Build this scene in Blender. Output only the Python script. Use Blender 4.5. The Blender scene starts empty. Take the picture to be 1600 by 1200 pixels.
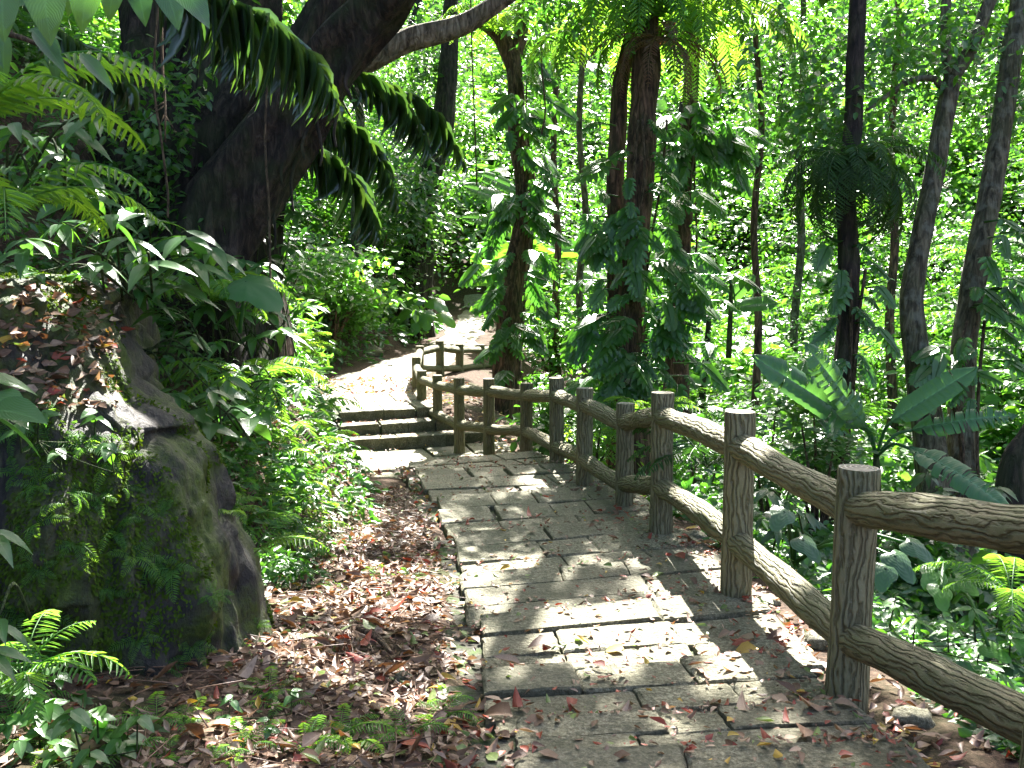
import bpy, math, random
import numpy as np
from mathutils import Vector, noise as mnoise
from mathutils.bvhtree import BVHTree

# ------------------------------------------------------------------ camera, world, sun, exposure
scene = bpy.context.scene
COL = scene.collection
F = 1556.0                      # focal length in photo pixels (1600 wide)
PITCH = math.atan(200.0 / F)    # camera looks slightly down
CAM = np.array([0.0, 0.0, 1.8])
cam_d = bpy.data.cameras.new('camera'); cam = bpy.data.objects.new('camera', cam_d); COL.objects.link(cam)
cam.location = CAM; cam.rotation_euler = (math.pi / 2 - PITCH, 0, 0)
cam_d.sensor_width = 36.0; cam_d.lens = 36.0 * F / 1600.0; cam_d.clip_start = 0.05; cam_d.clip_end = 500.0
scene.camera = cam
SUN_EL, SUN_AZ = math.radians(44), math.radians(12)      # azimuth from +Y towards +X
world = bpy.data.worlds.new('World'); scene.world = world; world.use_nodes = True
wn = world.node_tree.nodes; wl = world.node_tree.links
sky = wn.new('ShaderNodeTexSky'); sky.sky_type = 'NISHITA'; sky.sun_disc = False
sky.sun_elevation = SUN_EL; sky.sun_rotation = SUN_AZ
sky.air_density = 0.55; sky.dust_density = 3.0; sky.ozone_density = 0.4
bg = wn['Background']; bg.inputs['Strength'].default_value = 0.105
wl.new(sky.outputs[0], bg.inputs[0])
SUN = np.array([math.sin(SUN_AZ) * math.cos(SUN_EL), math.cos(SUN_AZ) * math.cos(SUN_EL), math.sin(SUN_EL)])
sd = bpy.data.lights.new('sun', 'SUN'); sd.energy = 5.0; sd.angle = math.radians(0.5); sd.color = (1.0, 0.97, 0.91)
so = bpy.data.objects.new('sun', sd); COL.objects.link(so)
so.rotation_euler = Vector(SUN).to_track_quat('Z', 'Y').to_euler(); so.location = (6, 40, 40)
scene.view_settings.view_transform = 'Standard'; scene.view_settings.look = 'None'
scene.view_settings.exposure = 3.05; scene.view_settings.gamma = 1.0
scene.render.engine = 'CYCLES'
scene.cycles.max_bounces = 7; scene.cycles.diffuse_bounces = 4; scene.cycles.glossy_bounces = 2
scene.cycles.transmission_bounces = 4; scene.cycles.transparent_max_bounces = 4
scene.cycles.caustics_reflective = False; scene.cycles.caustics_refractive = False
scene.cycles.sample_clamp_indirect = 6.0
scene.cycles.use_denoising = True

random.seed(7); rng = np.random.default_rng(7)
U = lambda a, b, n=None: rng.uniform(a, b, n)
cp, sp_ = math.cos(PITCH), math.sin(PITCH)

def P(px, py, t):
    """world point seen at photo pixel (px, py), t metres along the optical axis"""
    u = (px - 800) / F * t; v = -(py - 600) / F * t
    return np.array([CAM[0] + u, CAM[1] + t * cp + v * sp_, CAM[2] - t * sp_ + v * cp])
def proj(p):
    d = np.asarray(p) - CAM
    t = d[..., 1] * cp - d[..., 2] * sp_; v = d[..., 1] * sp_ + d[..., 2] * cp
    t = np.where(np.abs(t) < 1e-4, 1e-4, t)
    return 800 + d[..., 0] / t * F, 600 - v / t * F, t

# ------------------------------------------------------------------ mesh helpers
class MB:
    def __init__(s): s.V = []; s.Q = []; s.T = []; s.A = []; s.QM = []; s.TM = []; s.n = 0
    def add(s, V, quads=None, tris=None, attr=None, mi=0):
        V = np.asarray(V, float).reshape(-1, 3); k = len(V)
        s.V.append(V)
        if attr is None: attr = np.zeros((k, 3))
        s.A.append(np.asarray(attr, float).reshape(-1, 3))
        if quads is not None and len(quads):
            q = np.asarray(quads, np.int64).reshape(-1, 4) + s.n; s.Q.append(q); s.QM.append(np.full(len(q), mi))
        if tris is not None and len(tris):
            q = np.asarray(tris, np.int64).reshape(-1, 3) + s.n; s.T.append(q); s.TM.append(np.full(len(q), mi))
        s.n += k
    def inst(s, shape, M, L, tint=None, mi=0):
        """many copies of a leaf shape: M (k,3,3), L (k,3)"""
        V, q, t, a = shape; k = len(L); n = len(V)
        if k == 0: return
        W = np.einsum('kij,nj->kni', M, V) + L[:, None, :]
        A = np.repeat(a[None], k, 0)
        A[:, :, 2] = (U(0, 1, k) if tint is None else tint)[:, None]
        off = (np.arange(k) * n)[:, None, None]
        s.add(W.reshape(-1, 3), (q[None] + off).reshape(-1, 4) if len(q) else None,
              (t[None] + off).reshape(-1, 3) if len(t) else None, A.reshape(-1, 3), mi)
    def mesh(s, name, mats, smooth=True):
        me = bpy.data.meshes.new(name)
        V = np.concatenate(s.V); A = np.concatenate(s.A)
        Q = np.concatenate(s.Q) if s.Q else np.zeros((0, 4), np.int64); T = np.concatenate(s.T) if s.T else np.zeros((0, 3), np.int64)
        me.vertices.add(len(V)); me.vertices.foreach_set('co', V.astype(np.float32).ravel())
        li = np.concatenate([Q.ravel(), T.ravel()]).astype(np.int32)
        me.loops.add(len(li)); me.loops.foreach_set('vertex_index', li)
        ls = np.concatenate([np.arange(len(Q)) * 4, len(Q) * 4 + np.arange(len(T)) * 3]).astype(np.int32)
        me.polygons.add(len(ls)); me.polygons.foreach_set('loop_start', ls)
        mi = np.concatenate(s.QM + s.TM).astype(np.int32)
        me.polygons.foreach_set('material_index', mi)
        me.polygons.foreach_set('use_smooth', np.full(len(ls), smooth, bool))
        at = me.attributes.new('lf', 'FLOAT_VECTOR', 'POINT'); at.data.foreach_set('vector', A.astype(np.float32).ravel())
        for m in (mats if isinstance(mats, (list, tuple)) else [mats]): me.materials.append(m)
        me.update(calc_edges=True)
        return me
    def build(s, name, mats, parent=None, smooth=True):
        o = bpy.data.objects.new(name, s.mesh(name, mats, smooth)); COL.objects.link(o)
        if parent is not None: o.parent = parent; o.matrix_parent_inverse = parent.matrix_world.inverted()
        return o

def tag(o, label=None, cat=None, group=None, kind=None):
    if label: o['label'] = label
    if cat: o['category'] = cat
    if group: o['group'] = group
    if kind: o['kind'] = kind
    return o
def empty(name, loc, label, cat, group=None):
    o = bpy.data.objects.new(name, None); COL.objects.link(o); o.location = tuple(loc); o.empty_display_size = .2
    bpy.context.view_layer.update()
    return tag(o, label, cat, group)
def nrm(v): 
    v = np.asarray(v, float); return v / np.maximum(np.linalg.norm(v, axis=-1, keepdims=True), 1e-9)
def frames(d, up, sc=1.0):
    """matrices whose columns are (right, along d, normal), scaled"""
    d = nrm(d); up = np.broadcast_to(np.asarray(up, float), d.shape)
    x = np.cross(d, up); bad = np.linalg.norm(x, axis=1) < 1e-3
    if bad.any(): x[bad] = np.cross(d[bad], np.array([1, .3, .2]))
    x = nrm(x); z = np.cross(x, d)
    M = np.stack([x, d, z], axis=2)
    sc = np.asarray(sc, float)
    if sc.ndim == 0: return M * sc
    if sc.ndim == 1: return M * sc[:, None, None]
    return M * sc[:, None, :]
def tube(mb, pts, rad, n=10, rough=0.0, cap=True, sub=1, mi=0, seed=0, tint=None, lobes=0.0):
    pts = np.asarray(pts, float); rad = np.broadcast_to(np.asarray(rad, float), (len(pts),)).copy()
    if sub > 1:                                             # Catmull-Rom through the points
        m = len(pts); ts = np.linspace(0, m - 1, (m - 1) * sub + 1)
        pp = np.vstack([2 * pts[0] - pts[1], pts, 2 * pts[-1] - pts[-2]])
        i = np.minimum(ts.astype(int), m - 2); f = (ts - i)[:, None]
        p0, p1, p2, p3 = pp[i], pp[i + 1], pp[i + 2], pp[i + 3]
        new = .5 * ((2 * p1) + (-p0 + p2) * f + (2 * p0 - 5 * p1 + 4 * p2 - p3) * f ** 2 + (-p0 + 3 * p1 - 3 * p2 + p3) * f ** 3)
        rad = np.interp(ts, np.arange(m), rad); pts = new
    m = len(pts); tg = nrm(np.gradient(pts, axis=0))
    ref = np.array([0, 0, 1.0]) if abs(tg[0][2]) < .9 else np.array([1.0, 0, 0])
    xs = []; x = nrm(np.cross(tg[0], ref))
    for k in range(m):
        x = nrm(x - tg[k] * np.dot(x, tg[k])); xs.append(x)
    xs = np.array(xs); ys = np.cross(tg, xs)
    ang = np.linspace(0, 2 * np.pi, n, endpoint=False)
    ln = np.concatenate([[0], np.cumsum(np.linalg.norm(np.diff(pts, axis=0), axis=1))])
    R = rad[:, None] * np.ones((1, n))
    if rough > 0 or lobes > 0:
        for k in range(m):
            for j in range(n):
                a = ang[j]
                q = Vector((math.cos(a) * 1.6 + seed * 7.3, math.sin(a) * 1.6, ln[k] / max(rad.mean(), .02) * .35))
                R[k, j] *= 1 + rough * mnoise.noise(q) + lobes * (mnoise.noise(Vector((math.cos(a) * 2.6 + seed, math.sin(a) * 2.6, ln[k] * .25))) + .45 * (.35 - abs(mnoise.noise(Vector((math.cos(a) * 5.5 + seed, math.sin(a) * 5.5, ln[k] * .9))))))
    V = pts[:, None] + R[..., None] * (np.cos(ang)[None, :, None] * xs[:, None] + np.sin(ang)[None, :, None] * ys[:, None])
    A = np.zeros((m, n, 3)); A[..., 0] = ln[:, None]; A[..., 1] = np.cos(ang)[None] ; A[..., 2] = np.sin(ang)[None] if tint is None else tint
    i, j = np.meshgrid(np.arange(m - 1), np.arange(n), indexing='ij'); j2 = (j + 1) % n
    Q = np.stack([i * n + j, i * n + j2, (i + 1) * n + j2, (i + 1) * n + j], -1).reshape(-1, 4)
    V = V.reshape(-1, 3); A = A.reshape(-1, 3); T = []
    if cap:
        b = len(V); V = np.vstack([V, pts[0], pts[-1]]); A = np.vstack([A, [0, 0, 0], [ln[-1], 0, 0]])
        for k in range(n):
            T.append((b, (k + 1) % n, k)); T.append((b + 1, (m - 1) * n + k, (m - 1) * n + (k + 1) % n))
    mb.add(V, Q, T, A, mi)

# ------------------------------------------------------------------ leaf shapes (unit length along +Y, normal +Z)
def blade(w, n=5, fold=.12, droop=.2, prof=None, curl=0.0, twist=0.0):
    ts = np.linspace(0, 1, n + 1); V = []; A = []
    for t in ts:
        hw = w * (prof(t) if prof else math.sin(math.pi * min(1, t ** .8 * 1.0)) ** .8)
        hw = max(hw, .004); z = -droop * t * t; c = math.cos(twist * t); s_ = math.sin(twist * t)
        for sgn in (-1, 0, 1):
            x = sgn * hw; zz = z + abs(sgn) * (hw * fold * 2 - curl * hw * hw * 6)
            V.append((x * c, t * (1 - .25 * droop * t), zz + x * s_)); A.append((t, sgn, 0))
    Q = []
    for i in range(n):
        for j in range(2): Q.append((i * 3 + j, i * 3 + j + 1, (i + 1) * 3 + j + 1, (i + 1) * 3 + j))
    return np.array(V), np.array(Q), np.zeros((0, 3), int), np.array(A, float)
def hexleaf(w, fold=.15, droop=.15):
    V = np.array([(0, 0, 0), (w * .8, .3, w * fold), (w * .7, .68, w * fold - droop * .4), (0, 1, -droop), (-w * .7, .68, w * fold - droop * .4), (-w * .8, .3, w * fold)])
    A = np.array([(0, 0, 0), (.3, 1, 0), (.68, 1, 0), (1, 0, 0), (.68, -1, 0), (.3, -1, 0)], float)
    return V, np.array([(0, 1, 2, 3), (0, 3, 4, 5)]), np.zeros((0, 3), int), A
lance = lambda t: (math.sin(math.pi * t ** .75) ** 1.0) * (1 - .25 * t)
ovate = lambda t: math.sin(math.pi * t ** .6) ** .85
L_HEX = hexleaf(.32); L_HEXN = hexleaf(.2); L_HEXW = hexleaf(.42, .1, .25)
L_LANCE = blade(.16, 6, .12, .28, lance); L_OV = blade(.27, 6, .1, .25, ovate); L_OVW = blade(.36, 6, .08, .3, ovate)
L_DRY = [blade(.27, 4, .25, .25, ovate, .0, .5), blade(.24, 4, -.2, -.3, ovate, .3, -.4), blade(.3, 4, .1, .1, ovate, 0, .2), blade(.2, 4, .5, -.2, lance, 0, .7)]

def merge(parts):
    V = []; Q = []; T = []; A = []; n = 0
    for v, q, t, a in parts:
        V.append(v); A.append(a)
        if len(q): Q.append(np.asarray(q) + n)
        if len(t): T.append(np.asarray(t) + n)
        n += len(v)
    return (np.vstack(V), np.vstack(Q) if Q else np.zeros((0, 4), int), np.vstack(T) if T else np.zeros((0, 3), int), np.vstack(A))
def mb_shape(mb):
    return (np.concatenate(mb.V), np.concatenate(mb.Q) if mb.Q else np.zeros((0, 4), int), np.concatenate(mb.T) if mb.T else np.zeros((0, 3), int), np.concatenate(mb.A))
def arc(ln, rise, droop, n=14):
    """frond rachis in the YZ plane, starting upward by angle rise and bending over by droop"""
    p = np.zeros((n + 1, 3)); a = rise
    for i in range(n):
        a = rise - droop * ((i + .5) / n) ** 1.2
        p[i + 1] = p[i] + np.array([0, math.cos(a), math.sin(a)]) * ln / n
    return p
def frond_shape(ln=1.0, npair=22, leafl=.22, leafw=.1, rise=.6, droop=1.4, hang=.35, r=.008, prof=None, start=.12, fwd=.55, shape=None, jit=.12):
    mb = MB(); p = arc(ln, rise, droop, 16); tube(mb, p, np.linspace(r, r * .25, 17), 5)
    ts = np.linspace(start, .995, npair); s = np.linspace(0, 1, 17)
    pos = np.stack([np.interp(ts, s, p[:, k]) for k in range(3)], 1)
    tg = nrm(np.stack([np.interp(ts, s, np.gradient(p[:, k])) for k in range(3)], 1))
    pr = np.array([(prof(t) if prof else (math.sin(math.pi * min(1, .12 + .88 * t) ** .9) ** .6)) for t in ts])
    up = np.cross(np.array([1., 0, 0]), tg)
    for sg in (-1, 1):
        d = tg * fwd + np.array([sg, 0, 0]) * 1.0 - up * 0 + np.array([0, 0, -hang]) + rng.normal(0, jit, (npair, 3))
        M = frames(d, up + rng.normal(0, .1, (npair, 3)), 1.0)
        sc = np.stack([np.full(npair, leafw / leafl * leafl), leafl * pr, leafl * np.ones(npair)], 1)
        mb.inst(shape or L_HEXN, M * sc[:, None, :], pos, U(0, 1, npair))
    return mb_shape(mb)
def cut_leaf():
    """philodendron-like leaf with deep slits: separate drooping lobes each side of the midrib"""
    mb = MB(); n = 6; mb.inst(blade(.17, 5, .1, .12, ovate), np.eye(3)[None], np.zeros((1, 3)), np.array([.5]))
    tube(mb, [(0, 0, 0), (0, .5, .0), (0, .97, -.12)], [.02, .015, .005], 4)
    for sg in (-1, 1):
        for k in range(n):
            t = .03 + .88 * k / (n - 1); z = -.12 * t * t
            L = .42 * math.sin(math.pi * (.22 + .74 * t)) ** .7
            d = np.array([[sg * (1 - .45 * t), .15 + .95 * t, -.28]])
            M = frames(d, np.array([[0, 0, 1.]]), 1.0) * np.array([[[.205, L, L]]])
            M[:, :, 0] *= 1.0
            mb.inst(hexleaf(.52, .1, .2), M, np.array([[0, t * .95, z]]), np.array([.5]))
    return mb_shape(mb)
CUT = cut_leaf()
def heart_leaf(n=12):
    """elephant-ear leaf, stalk joins at origin, tip along +Y"""
    mb = MB(); r = []; 
    for i in range(n * 2):
        a = 2 * math.pi * i / (n * 2)
        y = math.cos(a); x = math.sin(a)
        rad = .62 - .18 * math.cos(a) + (.62 * max(0, math.cos(a)) ** 6) - .33 * max(0, -math.cos(a)) ** 10
        wv = .03 * math.sin(a * 9)
        r.append((x * rad * .62, y * rad * .62 + .12, -.16 * (rad ** 2) + wv * .6 - .1 * abs(x) + .06 * abs(x)))
    V = [(0, 0, 0)] + [tuple(np.array(q) * .55 + np.array((0, 0, .03 * 1))) for q in r] + r
    m = n * 2; T = [(0, 1 + i, 1 + (i + 1) % m) for i in range(m)]
    Q = [(1 + i, 1 + m + i, 1 + m + (i + 1) % m, 1 + (i + 1) % m) for i in range(m)]
    A = np.array([(0.5, 1, 0)] + [(.5, .6, 0)] * m + [(.5, 1, 0)] * m, float)
    return np.array(V), np.array(Q), np.array(T), A
HEART = heart_leaf()
def banana_leaf(tears=9, w=.15, droop=.5, seed=0, rag=.35):
    """long leaf blade, strips between tears hang at different angles"""
    r = np.random.default_rng(seed); mb = MB(); n = 44
    ts = np.linspace(0.0, 1, n + 1)
    yz = np.stack([ts * (1 - .2 * droop * ts), -droop * .6 * ts ** 2], 1)
    tube(mb, np.stack([np.zeros(n + 1), yz[:, 0], yz[:, 1] - .006], 1)[::4], np.linspace(.013, .003, 12), 5)
    for sg in (-1, 1):
        cuts = sorted(set(r.choice(np.arange(4, n - 3), tears, replace=False).tolist() + [0, n]))
        for a, b in zip(cuts[:-1], cuts[1:]):
            ang = r.uniform(-.1, rag); fw = r.uniform(.0, .22)
            V = []; A = []
            for k in range(a, b + 1):
                t = ts[k]; hw = w * min(1, (t / .2) ** .7 if t > 0 else 0) * (1 - max(0, (t - .55) / .45) ** 2.6) + .003
                e = 0.0
                if len(cuts) > 2 and k == a and a: e = .012
                if k == b and b < n: e = -.012
                for q in (0, .5, 1.0):
                    xx = hw * q
                    V.append((sg * xx * math.cos(ang * q), yz[k, 0] + fw * xx + e * q, yz[k, 1] + .05 * math.sin(q * 3) * w * 3 - xx * math.sin(ang * q) + .004 * math.sin(k * 2.1)))
                    A.append((t * 6, q, 0))
            Q = []
            for k in range(b - a):
                for j in range(2): 
                    f = (k * 3 + j, k * 3 + j + 1, (k + 1) * 3 + j + 1, (k + 1) * 3 + j)
                    Q.append(f if sg < 0 else f[::-1])
            mb.add(V, Q, None, A)
    return mb_shape(mb)

# ------------------------------------------------------------------ materials
def new_mat(name):
    m = bpy.data.materials.new(name); m.use_nodes = True
    nt = m.node_tree; nt.nodes.clear()
    out = nt.nodes.new('ShaderNodeOutputMaterial')
    return m, nt, out
class NT:
    def __init__(s, nt): s.nt = nt
    def n(s, t, **kw):
        nd = s.nt.nodes.new(t)
        for k, v in kw.items():
            if k in nd.inputs.keys() if hasattr(nd.inputs, 'keys') else False: pass
            setattr(nd, k, v)
        return nd
    def l(s, a, b): s.nt.links.new(a, b)
    def noise(s, vec, scale, detail=4, rough=.55, dist=0):
        nd = s.nt.nodes.new('ShaderNodeTexNoise'); nd.inputs['Scale'].default_value = scale; nd.inputs['Detail'].default_value = detail
        nd.inputs['Roughness'].default_value = rough; nd.inputs['Distortion'].default_value = dist
        if vec is not None: s.l(vec, nd.inputs['Vector'])
        return nd.outputs['Fac']
    def ramp(s, fac, stops):
        nd = s.nt.nodes.new('ShaderNodeValToRGB'); e = nd.color_ramp.elements
        while len(e) < len(stops): e.new(.5)
        for k, (p, c) in enumerate(stops):
            e[k].position = p; e[k].color = (c if len(c) == 4 else (*c, 1)) if isinstance(c, tuple) else (c, c, c, 1)
        s.l(fac, nd.inputs[0]); return nd.outputs['Color']
    def mix(s, fac, a, b, mode='MIX'):
        nd = s.nt.nodes.new('ShaderNodeMix'); nd.data_type = 'RGBA'; nd.blend_type = mode
        for sock, v in ((nd.inputs['Factor'], fac), (nd.inputs['A'], a), (nd.inputs['B'], b)):
            pass
        ins = [i for i in nd.inputs if i.type == 'RGBA']; fi = nd.inputs[0]
        for sock, v in ((fi, fac), (ins[0], a), (ins[1], b)):
            if hasattr(v, 'links') or hasattr(v, 'is_linked'): s.l(v, sock)
            else: sock.default_value = v if not isinstance(v, tuple) else (v if len(v) == 4 else (*v, 1))
        return [o for o in nd.outputs if o.type == 'RGBA'][0]
    def math(s, op, a, b=0.0, c=None):
        nd = s.nt.nodes.new('ShaderNodeMath'); nd.operation = op
        for k, v in enumerate((a, b) if c is None else (a, b, c)):
            if hasattr(v, 'is_linked'): s.l(v, nd.inputs[k])
            else: nd.inputs[k].default_value = v
        return nd.outputs[0]
    def mapping(s, vec, scale):
        nd = s.nt.nodes.new('ShaderNodeMapping'); s.l(vec, nd.inputs['Vector']); nd.inputs['Scale'].default_value = scale
        return nd.outputs[0]
    def bump(s, h, strength=.5, dist=.01, normal=None):
        nd = s.nt.nodes.new('ShaderNodeBump'); nd.inputs['Strength'].default_value = strength; nd.inputs['Distance'].default_value = dist
        s.l(h, nd.inputs['Height'])
        if normal is not None: s.l(normal, nd.inputs['Normal'])
        return nd.outputs[0]
    def attr(s):
        nd = s.nt.nodes.new('ShaderNodeAttribute'); nd.attribute_name = 'lf'
        sp = s.nt.nodes.new('ShaderNodeSeparateXYZ'); s.l(nd.outputs['Vector'], sp.inputs[0])
        return nd.outputs['Vector'], sp.outputs[0], sp.outputs[1], sp.outputs[2]
    def obj(s): return s.nt.nodes.new('ShaderNodeTexCoord').outputs['Object']
    def pos(s): return s.nt.nodes.new('ShaderNodeNewGeometry').outputs['Position']
    def principled(s, col, rough=.5, spec=.5, normal=None):
        nd = s.nt.nodes.new('ShaderNodeBsdfPrincipled')
        if hasattr(col, 'is_linked'): s.l(col, nd.inputs['Base Color'])
        else: nd.inputs['Base Color'].default_value = (*col, 1)
        if hasattr(rough, 'is_linked'): s.l(rough, nd.inputs['Roughness'])
        else: nd.inputs['Roughness'].default_value = rough
        nd.inputs['Specular IOR Level'].default_value = spec
        if normal is not None: s.l(normal, nd.inputs['Normal'])
        return nd

def leaf_mat(name, c0, c1, tr, tfac=.38, rough=.32, spec=.6, rib=.35, veins=18.0, spots=0.0):
    m, nt, out = new_mat(name); N = NT(nt)
    vec, t, c, r = N.attr()
    col = N.mix(r, c0, c1)
    big = N.noise(N.pos(), .9, 2)
    col = N.mix(N.ramp(big, [(.35, 0.0), (.7, .6)]), col, tuple(.5 * np.array(c0) + .5 * np.array(c1) * np.array((1.35, 1.15, .7))))
    ac = N.math('ABSOLUTE', c)
    ribm = N.ramp(ac, [(0.0, 1.0), (.12, 0.0)])
    col = N.mix(N.math('MULTIPLY', ribm, rib), col, tuple(np.minimum(1, np.array(c1) * 2.2 + .03)))
    if spots:
        sp = N.ramp(N.noise(N.pos(), 38, 3), [(.62, 0.0), (.72, 1.0)])
        col = N.mix(N.math('MULTIPLY', sp, spots), col, (.16, .11, .03))
    ph = N.math('ADD', N.math('MULTIPLY', t, veins * 6.28), N.math('MULTIPLY', ac, -veins * 2.2))
    h = N.math('ADD', N.math('MULTIPLY', N.math('SINE', ph), .5), N.math('MULTIPLY', ribm, -1.0))
    nb = N.bump(h, .25, .004)
    pr = N.principled(col, rough, spec, nb)
    tl = nt.nodes.new('ShaderNodeBsdfTranslucent')
    tc = N.mix(1.0, N.mix(r, tr, tuple(np.array(tr) * np.array((1.5, 1.15, .6)))), (1, 1, 1), 'MULTIPLY'); N.l(tc, tl.inputs['Color'])
    mx = nt.nodes.new('ShaderNodeMixShader'); mx.inputs[0].default_value = tfac
    N.l(pr.outputs[0], mx.inputs[1]); N.l(tl.outputs[0], mx.inputs[2]); N.l(mx.outputs[0], out.inputs[0])
    return m
M_LEAF = leaf_mat('broad_leaf', (.026, .085, .016), (.05, .13, .028), (.10, .35, .03), .4, .3, .8)
M_LEAFY = leaf_mat('fresh_leaf', (.04, .12, .02), (.07, .17, .035), (.14, .42, .04), .45, .36, .55)
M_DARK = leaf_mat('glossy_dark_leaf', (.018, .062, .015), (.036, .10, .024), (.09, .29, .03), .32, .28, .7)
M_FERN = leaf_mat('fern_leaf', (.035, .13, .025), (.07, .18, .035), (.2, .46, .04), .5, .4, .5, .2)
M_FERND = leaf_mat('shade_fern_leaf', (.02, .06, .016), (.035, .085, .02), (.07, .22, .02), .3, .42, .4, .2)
M_PALM = leaf_mat('palm_leaf', (.022, .05, .018), (.04, .08, .026), (.08, .2, .03), .25, .28, .75, .2, 2)
M_BAN = leaf_mat('banana_leaf', (.03, .10, .035), (.045, .13, .05), (.12, .36, .06), .35, .38, .5, .6, 7)
M_LANCE = leaf_mat('lance_leaf', (.03, .095, .026), (.06, .14, .042), (.11, .34, .04), .33, .3, .7, .4)
M_MOSSF = leaf_mat('moss', (.035, .07, .008), (.07, .12, .015), (.1, .2, .01), .2, .8, .1, 0)

def dry_mat(name, a, b, tr):
    m, nt, out = new_mat(name); N = NT(nt); vec, t, c, r = N.attr()
    col = N.mix(r, a, b); col = N.mix(N.ramp(N.noise(N.obj(), 45, 4), [(.45, 0.0), (.75, .75)]), col, tuple(np.array(a) * .35))
    ribm = N.ramp(N.math('ABSOLUTE', c), [(0.0, .5), (.14, 0.0)]); col = N.mix(ribm, col, tuple(np.array(b) * 1.3))
    nb = N.bump(N.noise(N.obj(), 60, 3), .4, .004)
    pr = N.principled(col, .5, .4, nb); tl = nt.nodes.new('ShaderNodeBsdfTranslucent'); tl.inputs[0].default_value = (*tr, 1)
    mx = nt.nodes.new('ShaderNodeMixShader'); mx.inputs[0].default_value = .2
    N.l(pr.outputs[0], mx.inputs[1]); N.l(tl.outputs[0], mx.inputs[2]); N.l(mx.outputs[0], out.inputs[0])
    return m
M_DRY = {'brown': dry_mat('dry_brown_leaf', (.10, .056, .034), (.20, .118, .072), (.25, .1, .03)),
         'red': dry_mat('dry_red_leaf', (.20, .03, .018), (.30, .065, .03), (.4, .06, .02)),
         'tan': dry_mat('dry_tan_leaf', (.26, .17, .11), (.40, .28, .19), (.35, .2, .08)),
         'yellow': dry_mat('dry_yellow_leaf', (.36, .22, .03), (.48, .33, .05), (.5, .3, .03)),
         'green': dry_mat('fallen_green_leaf', (.10, .15, .03), (.2, .25, .08), (.2, .3, .04))}
DRYL = [M_DRY[k] for k in ('brown', 'red', 'tan', 'yellow', 'green')]

def bark_mat(name, a, b, moss=.0, lich=0.0, sc=1.0, rough=.85):
    m, nt, out = new_mat(name); N = NT(nt); p = N.pos()
    st = N.mapping(p, (9 * sc, 9 * sc, 1.6 * sc)); n1 = N.noise(st, 2.2, 6, .65, .6); n2 = N.noise(p, 3.5, 4)
    col = N.ramp(n1, [(.36, tuple(np.array(a) * .25)), (.5, a), (.62, b)])
    if moss:
        col = N.mix(N.math('MULTIPLY', N.ramp(n2, [(.45, 0.0), (.62, 1.0)]), moss), col, (.035, .06, .012))
    if lich:
        col = N.mix(N.math('MULTIPLY', N.ramp(N.noise(p, 9, 4), [(.5, 0.0), (.66, 1.0)]), lich * .7), col, (.2, .21, .16))
    pr = N.principled(col, rough, .3, N.bump(n1, 1.0, .07)); N.l(pr.outputs[0], out.inputs[0]); return m
M_BARK = bark_mat('dark_bark', (.02, .014, .011), (.055, .04, .03), .3, .04)
M_BARKR = bark_mat('reddish_bark', (.075, .045, .028), (.20, .12, .075), .25, .05)
M_BARKP = bark_mat('pale_mottled_bark', (.08, .07, .042), (.18, .16, .10), .3, .7)
M_BARKL = bark_mat('pale_limb_bark', (.17, .13, .085), (.32, .26, .18), .3, .4)
M_STEM = bark_mat('green_stem', (.05, .08, .02), (.09, .13, .04), 0, 0, 3)
M_TWIG = bark_mat('dry_twig', (.09, .06, .035), (.20, .14, .085), .1, .1, 3)
M_STICK = bark_mat('fallen_branch_bark', (.11, .065, .04), (.26, .17, .11), .15, 0, 2)

def stone_mat():
    m, nt, out = new_mat('washed_concrete_slab'); N = NT(nt); p = N.pos(); vec, t, c, r = N.attr()
    sp = N.noise(p, 55, 5, .85); n2 = N.noise(p, 2.6, 6, .7); n3 = N.noise(p, 11, 6, .75)
    vo = nt.nodes.new('ShaderNodeTexVoronoi'); vo.inputs['Scale'].default_value = 42; N.l(p, vo.inputs['Vector'])
    col = N.ramp(sp, [(.36, (.055, .049, .026)), (.5, (.21, .192, .118)), (.62, (.46, .425, .29))])
    col = N.mix(N.math('MULTIPLY', r, .6), col, (.11, .10, .065))
    col = N.mix(N.ramp(n2, [(.40, 0.0), (.66, .7)]), col, (.085, .085, .045))
    col = N.mix(N.ramp(N.math('ADD', n3, N.math('MULTIPLY', N.math('ABSOLUTE', c), .08)), [(.55, 0.0), (.74, .8)]), col, (.045, .05, .022))
    h = N.math('ADD', N.math('MULTIPLY', vo.outputs['Distance'], -.6), N.math('ADD', sp, N.math('MULTIPLY', n3, .8)))
    pr = N.principled(col, .72, .35, N.bump(h, 1.0, .014)); N.l(pr.outputs[0], out.inputs[0]); return m
M_STONE = stone_mat()
def bed_mat():
    m, nt, out = new_mat('dark_mossy_mortar'); N = NT(nt); p = N.pos(); n = N.noise(p, 6, 5); k = N.noise(p, 60, 3)
    col = N.ramp(k, [(.3, (.03, .028, .02)), (.7, (.085, .08, .06))]); col = N.mix(N.ramp(n, [(.47, 0.0), (.62, .85)]), col, (.045, .075, .015))
    pr = N.principled(col, .9, .2, N.bump(k, .7, .01)); N.l(pr.outputs[0], out.inputs[0]); return m
M_BED = bed_mat()
def ground_mat():
    m, nt, out = new_mat('forest_soil'); N = NT(nt); p = N.pos(); n = N.noise(p, 1.1, 5); k = N.noise(p, 22, 5, .7)
    col = N.ramp(k, [(.28, (.022, .015, .01)), (.5, (.065, .042, .028)), (.7, (.15, .10, .07))])
    col = N.mix(N.ramp(n, [(.5, 0.0), (.68, .6)]), col, (.03, .05, .012))
    pr = N.principled(col, .95, .15, N.bump(k, .9, .03)); N.l(pr.outputs[0], out.inputs[0]); return m
M_GROUND = ground_mat()
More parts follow.
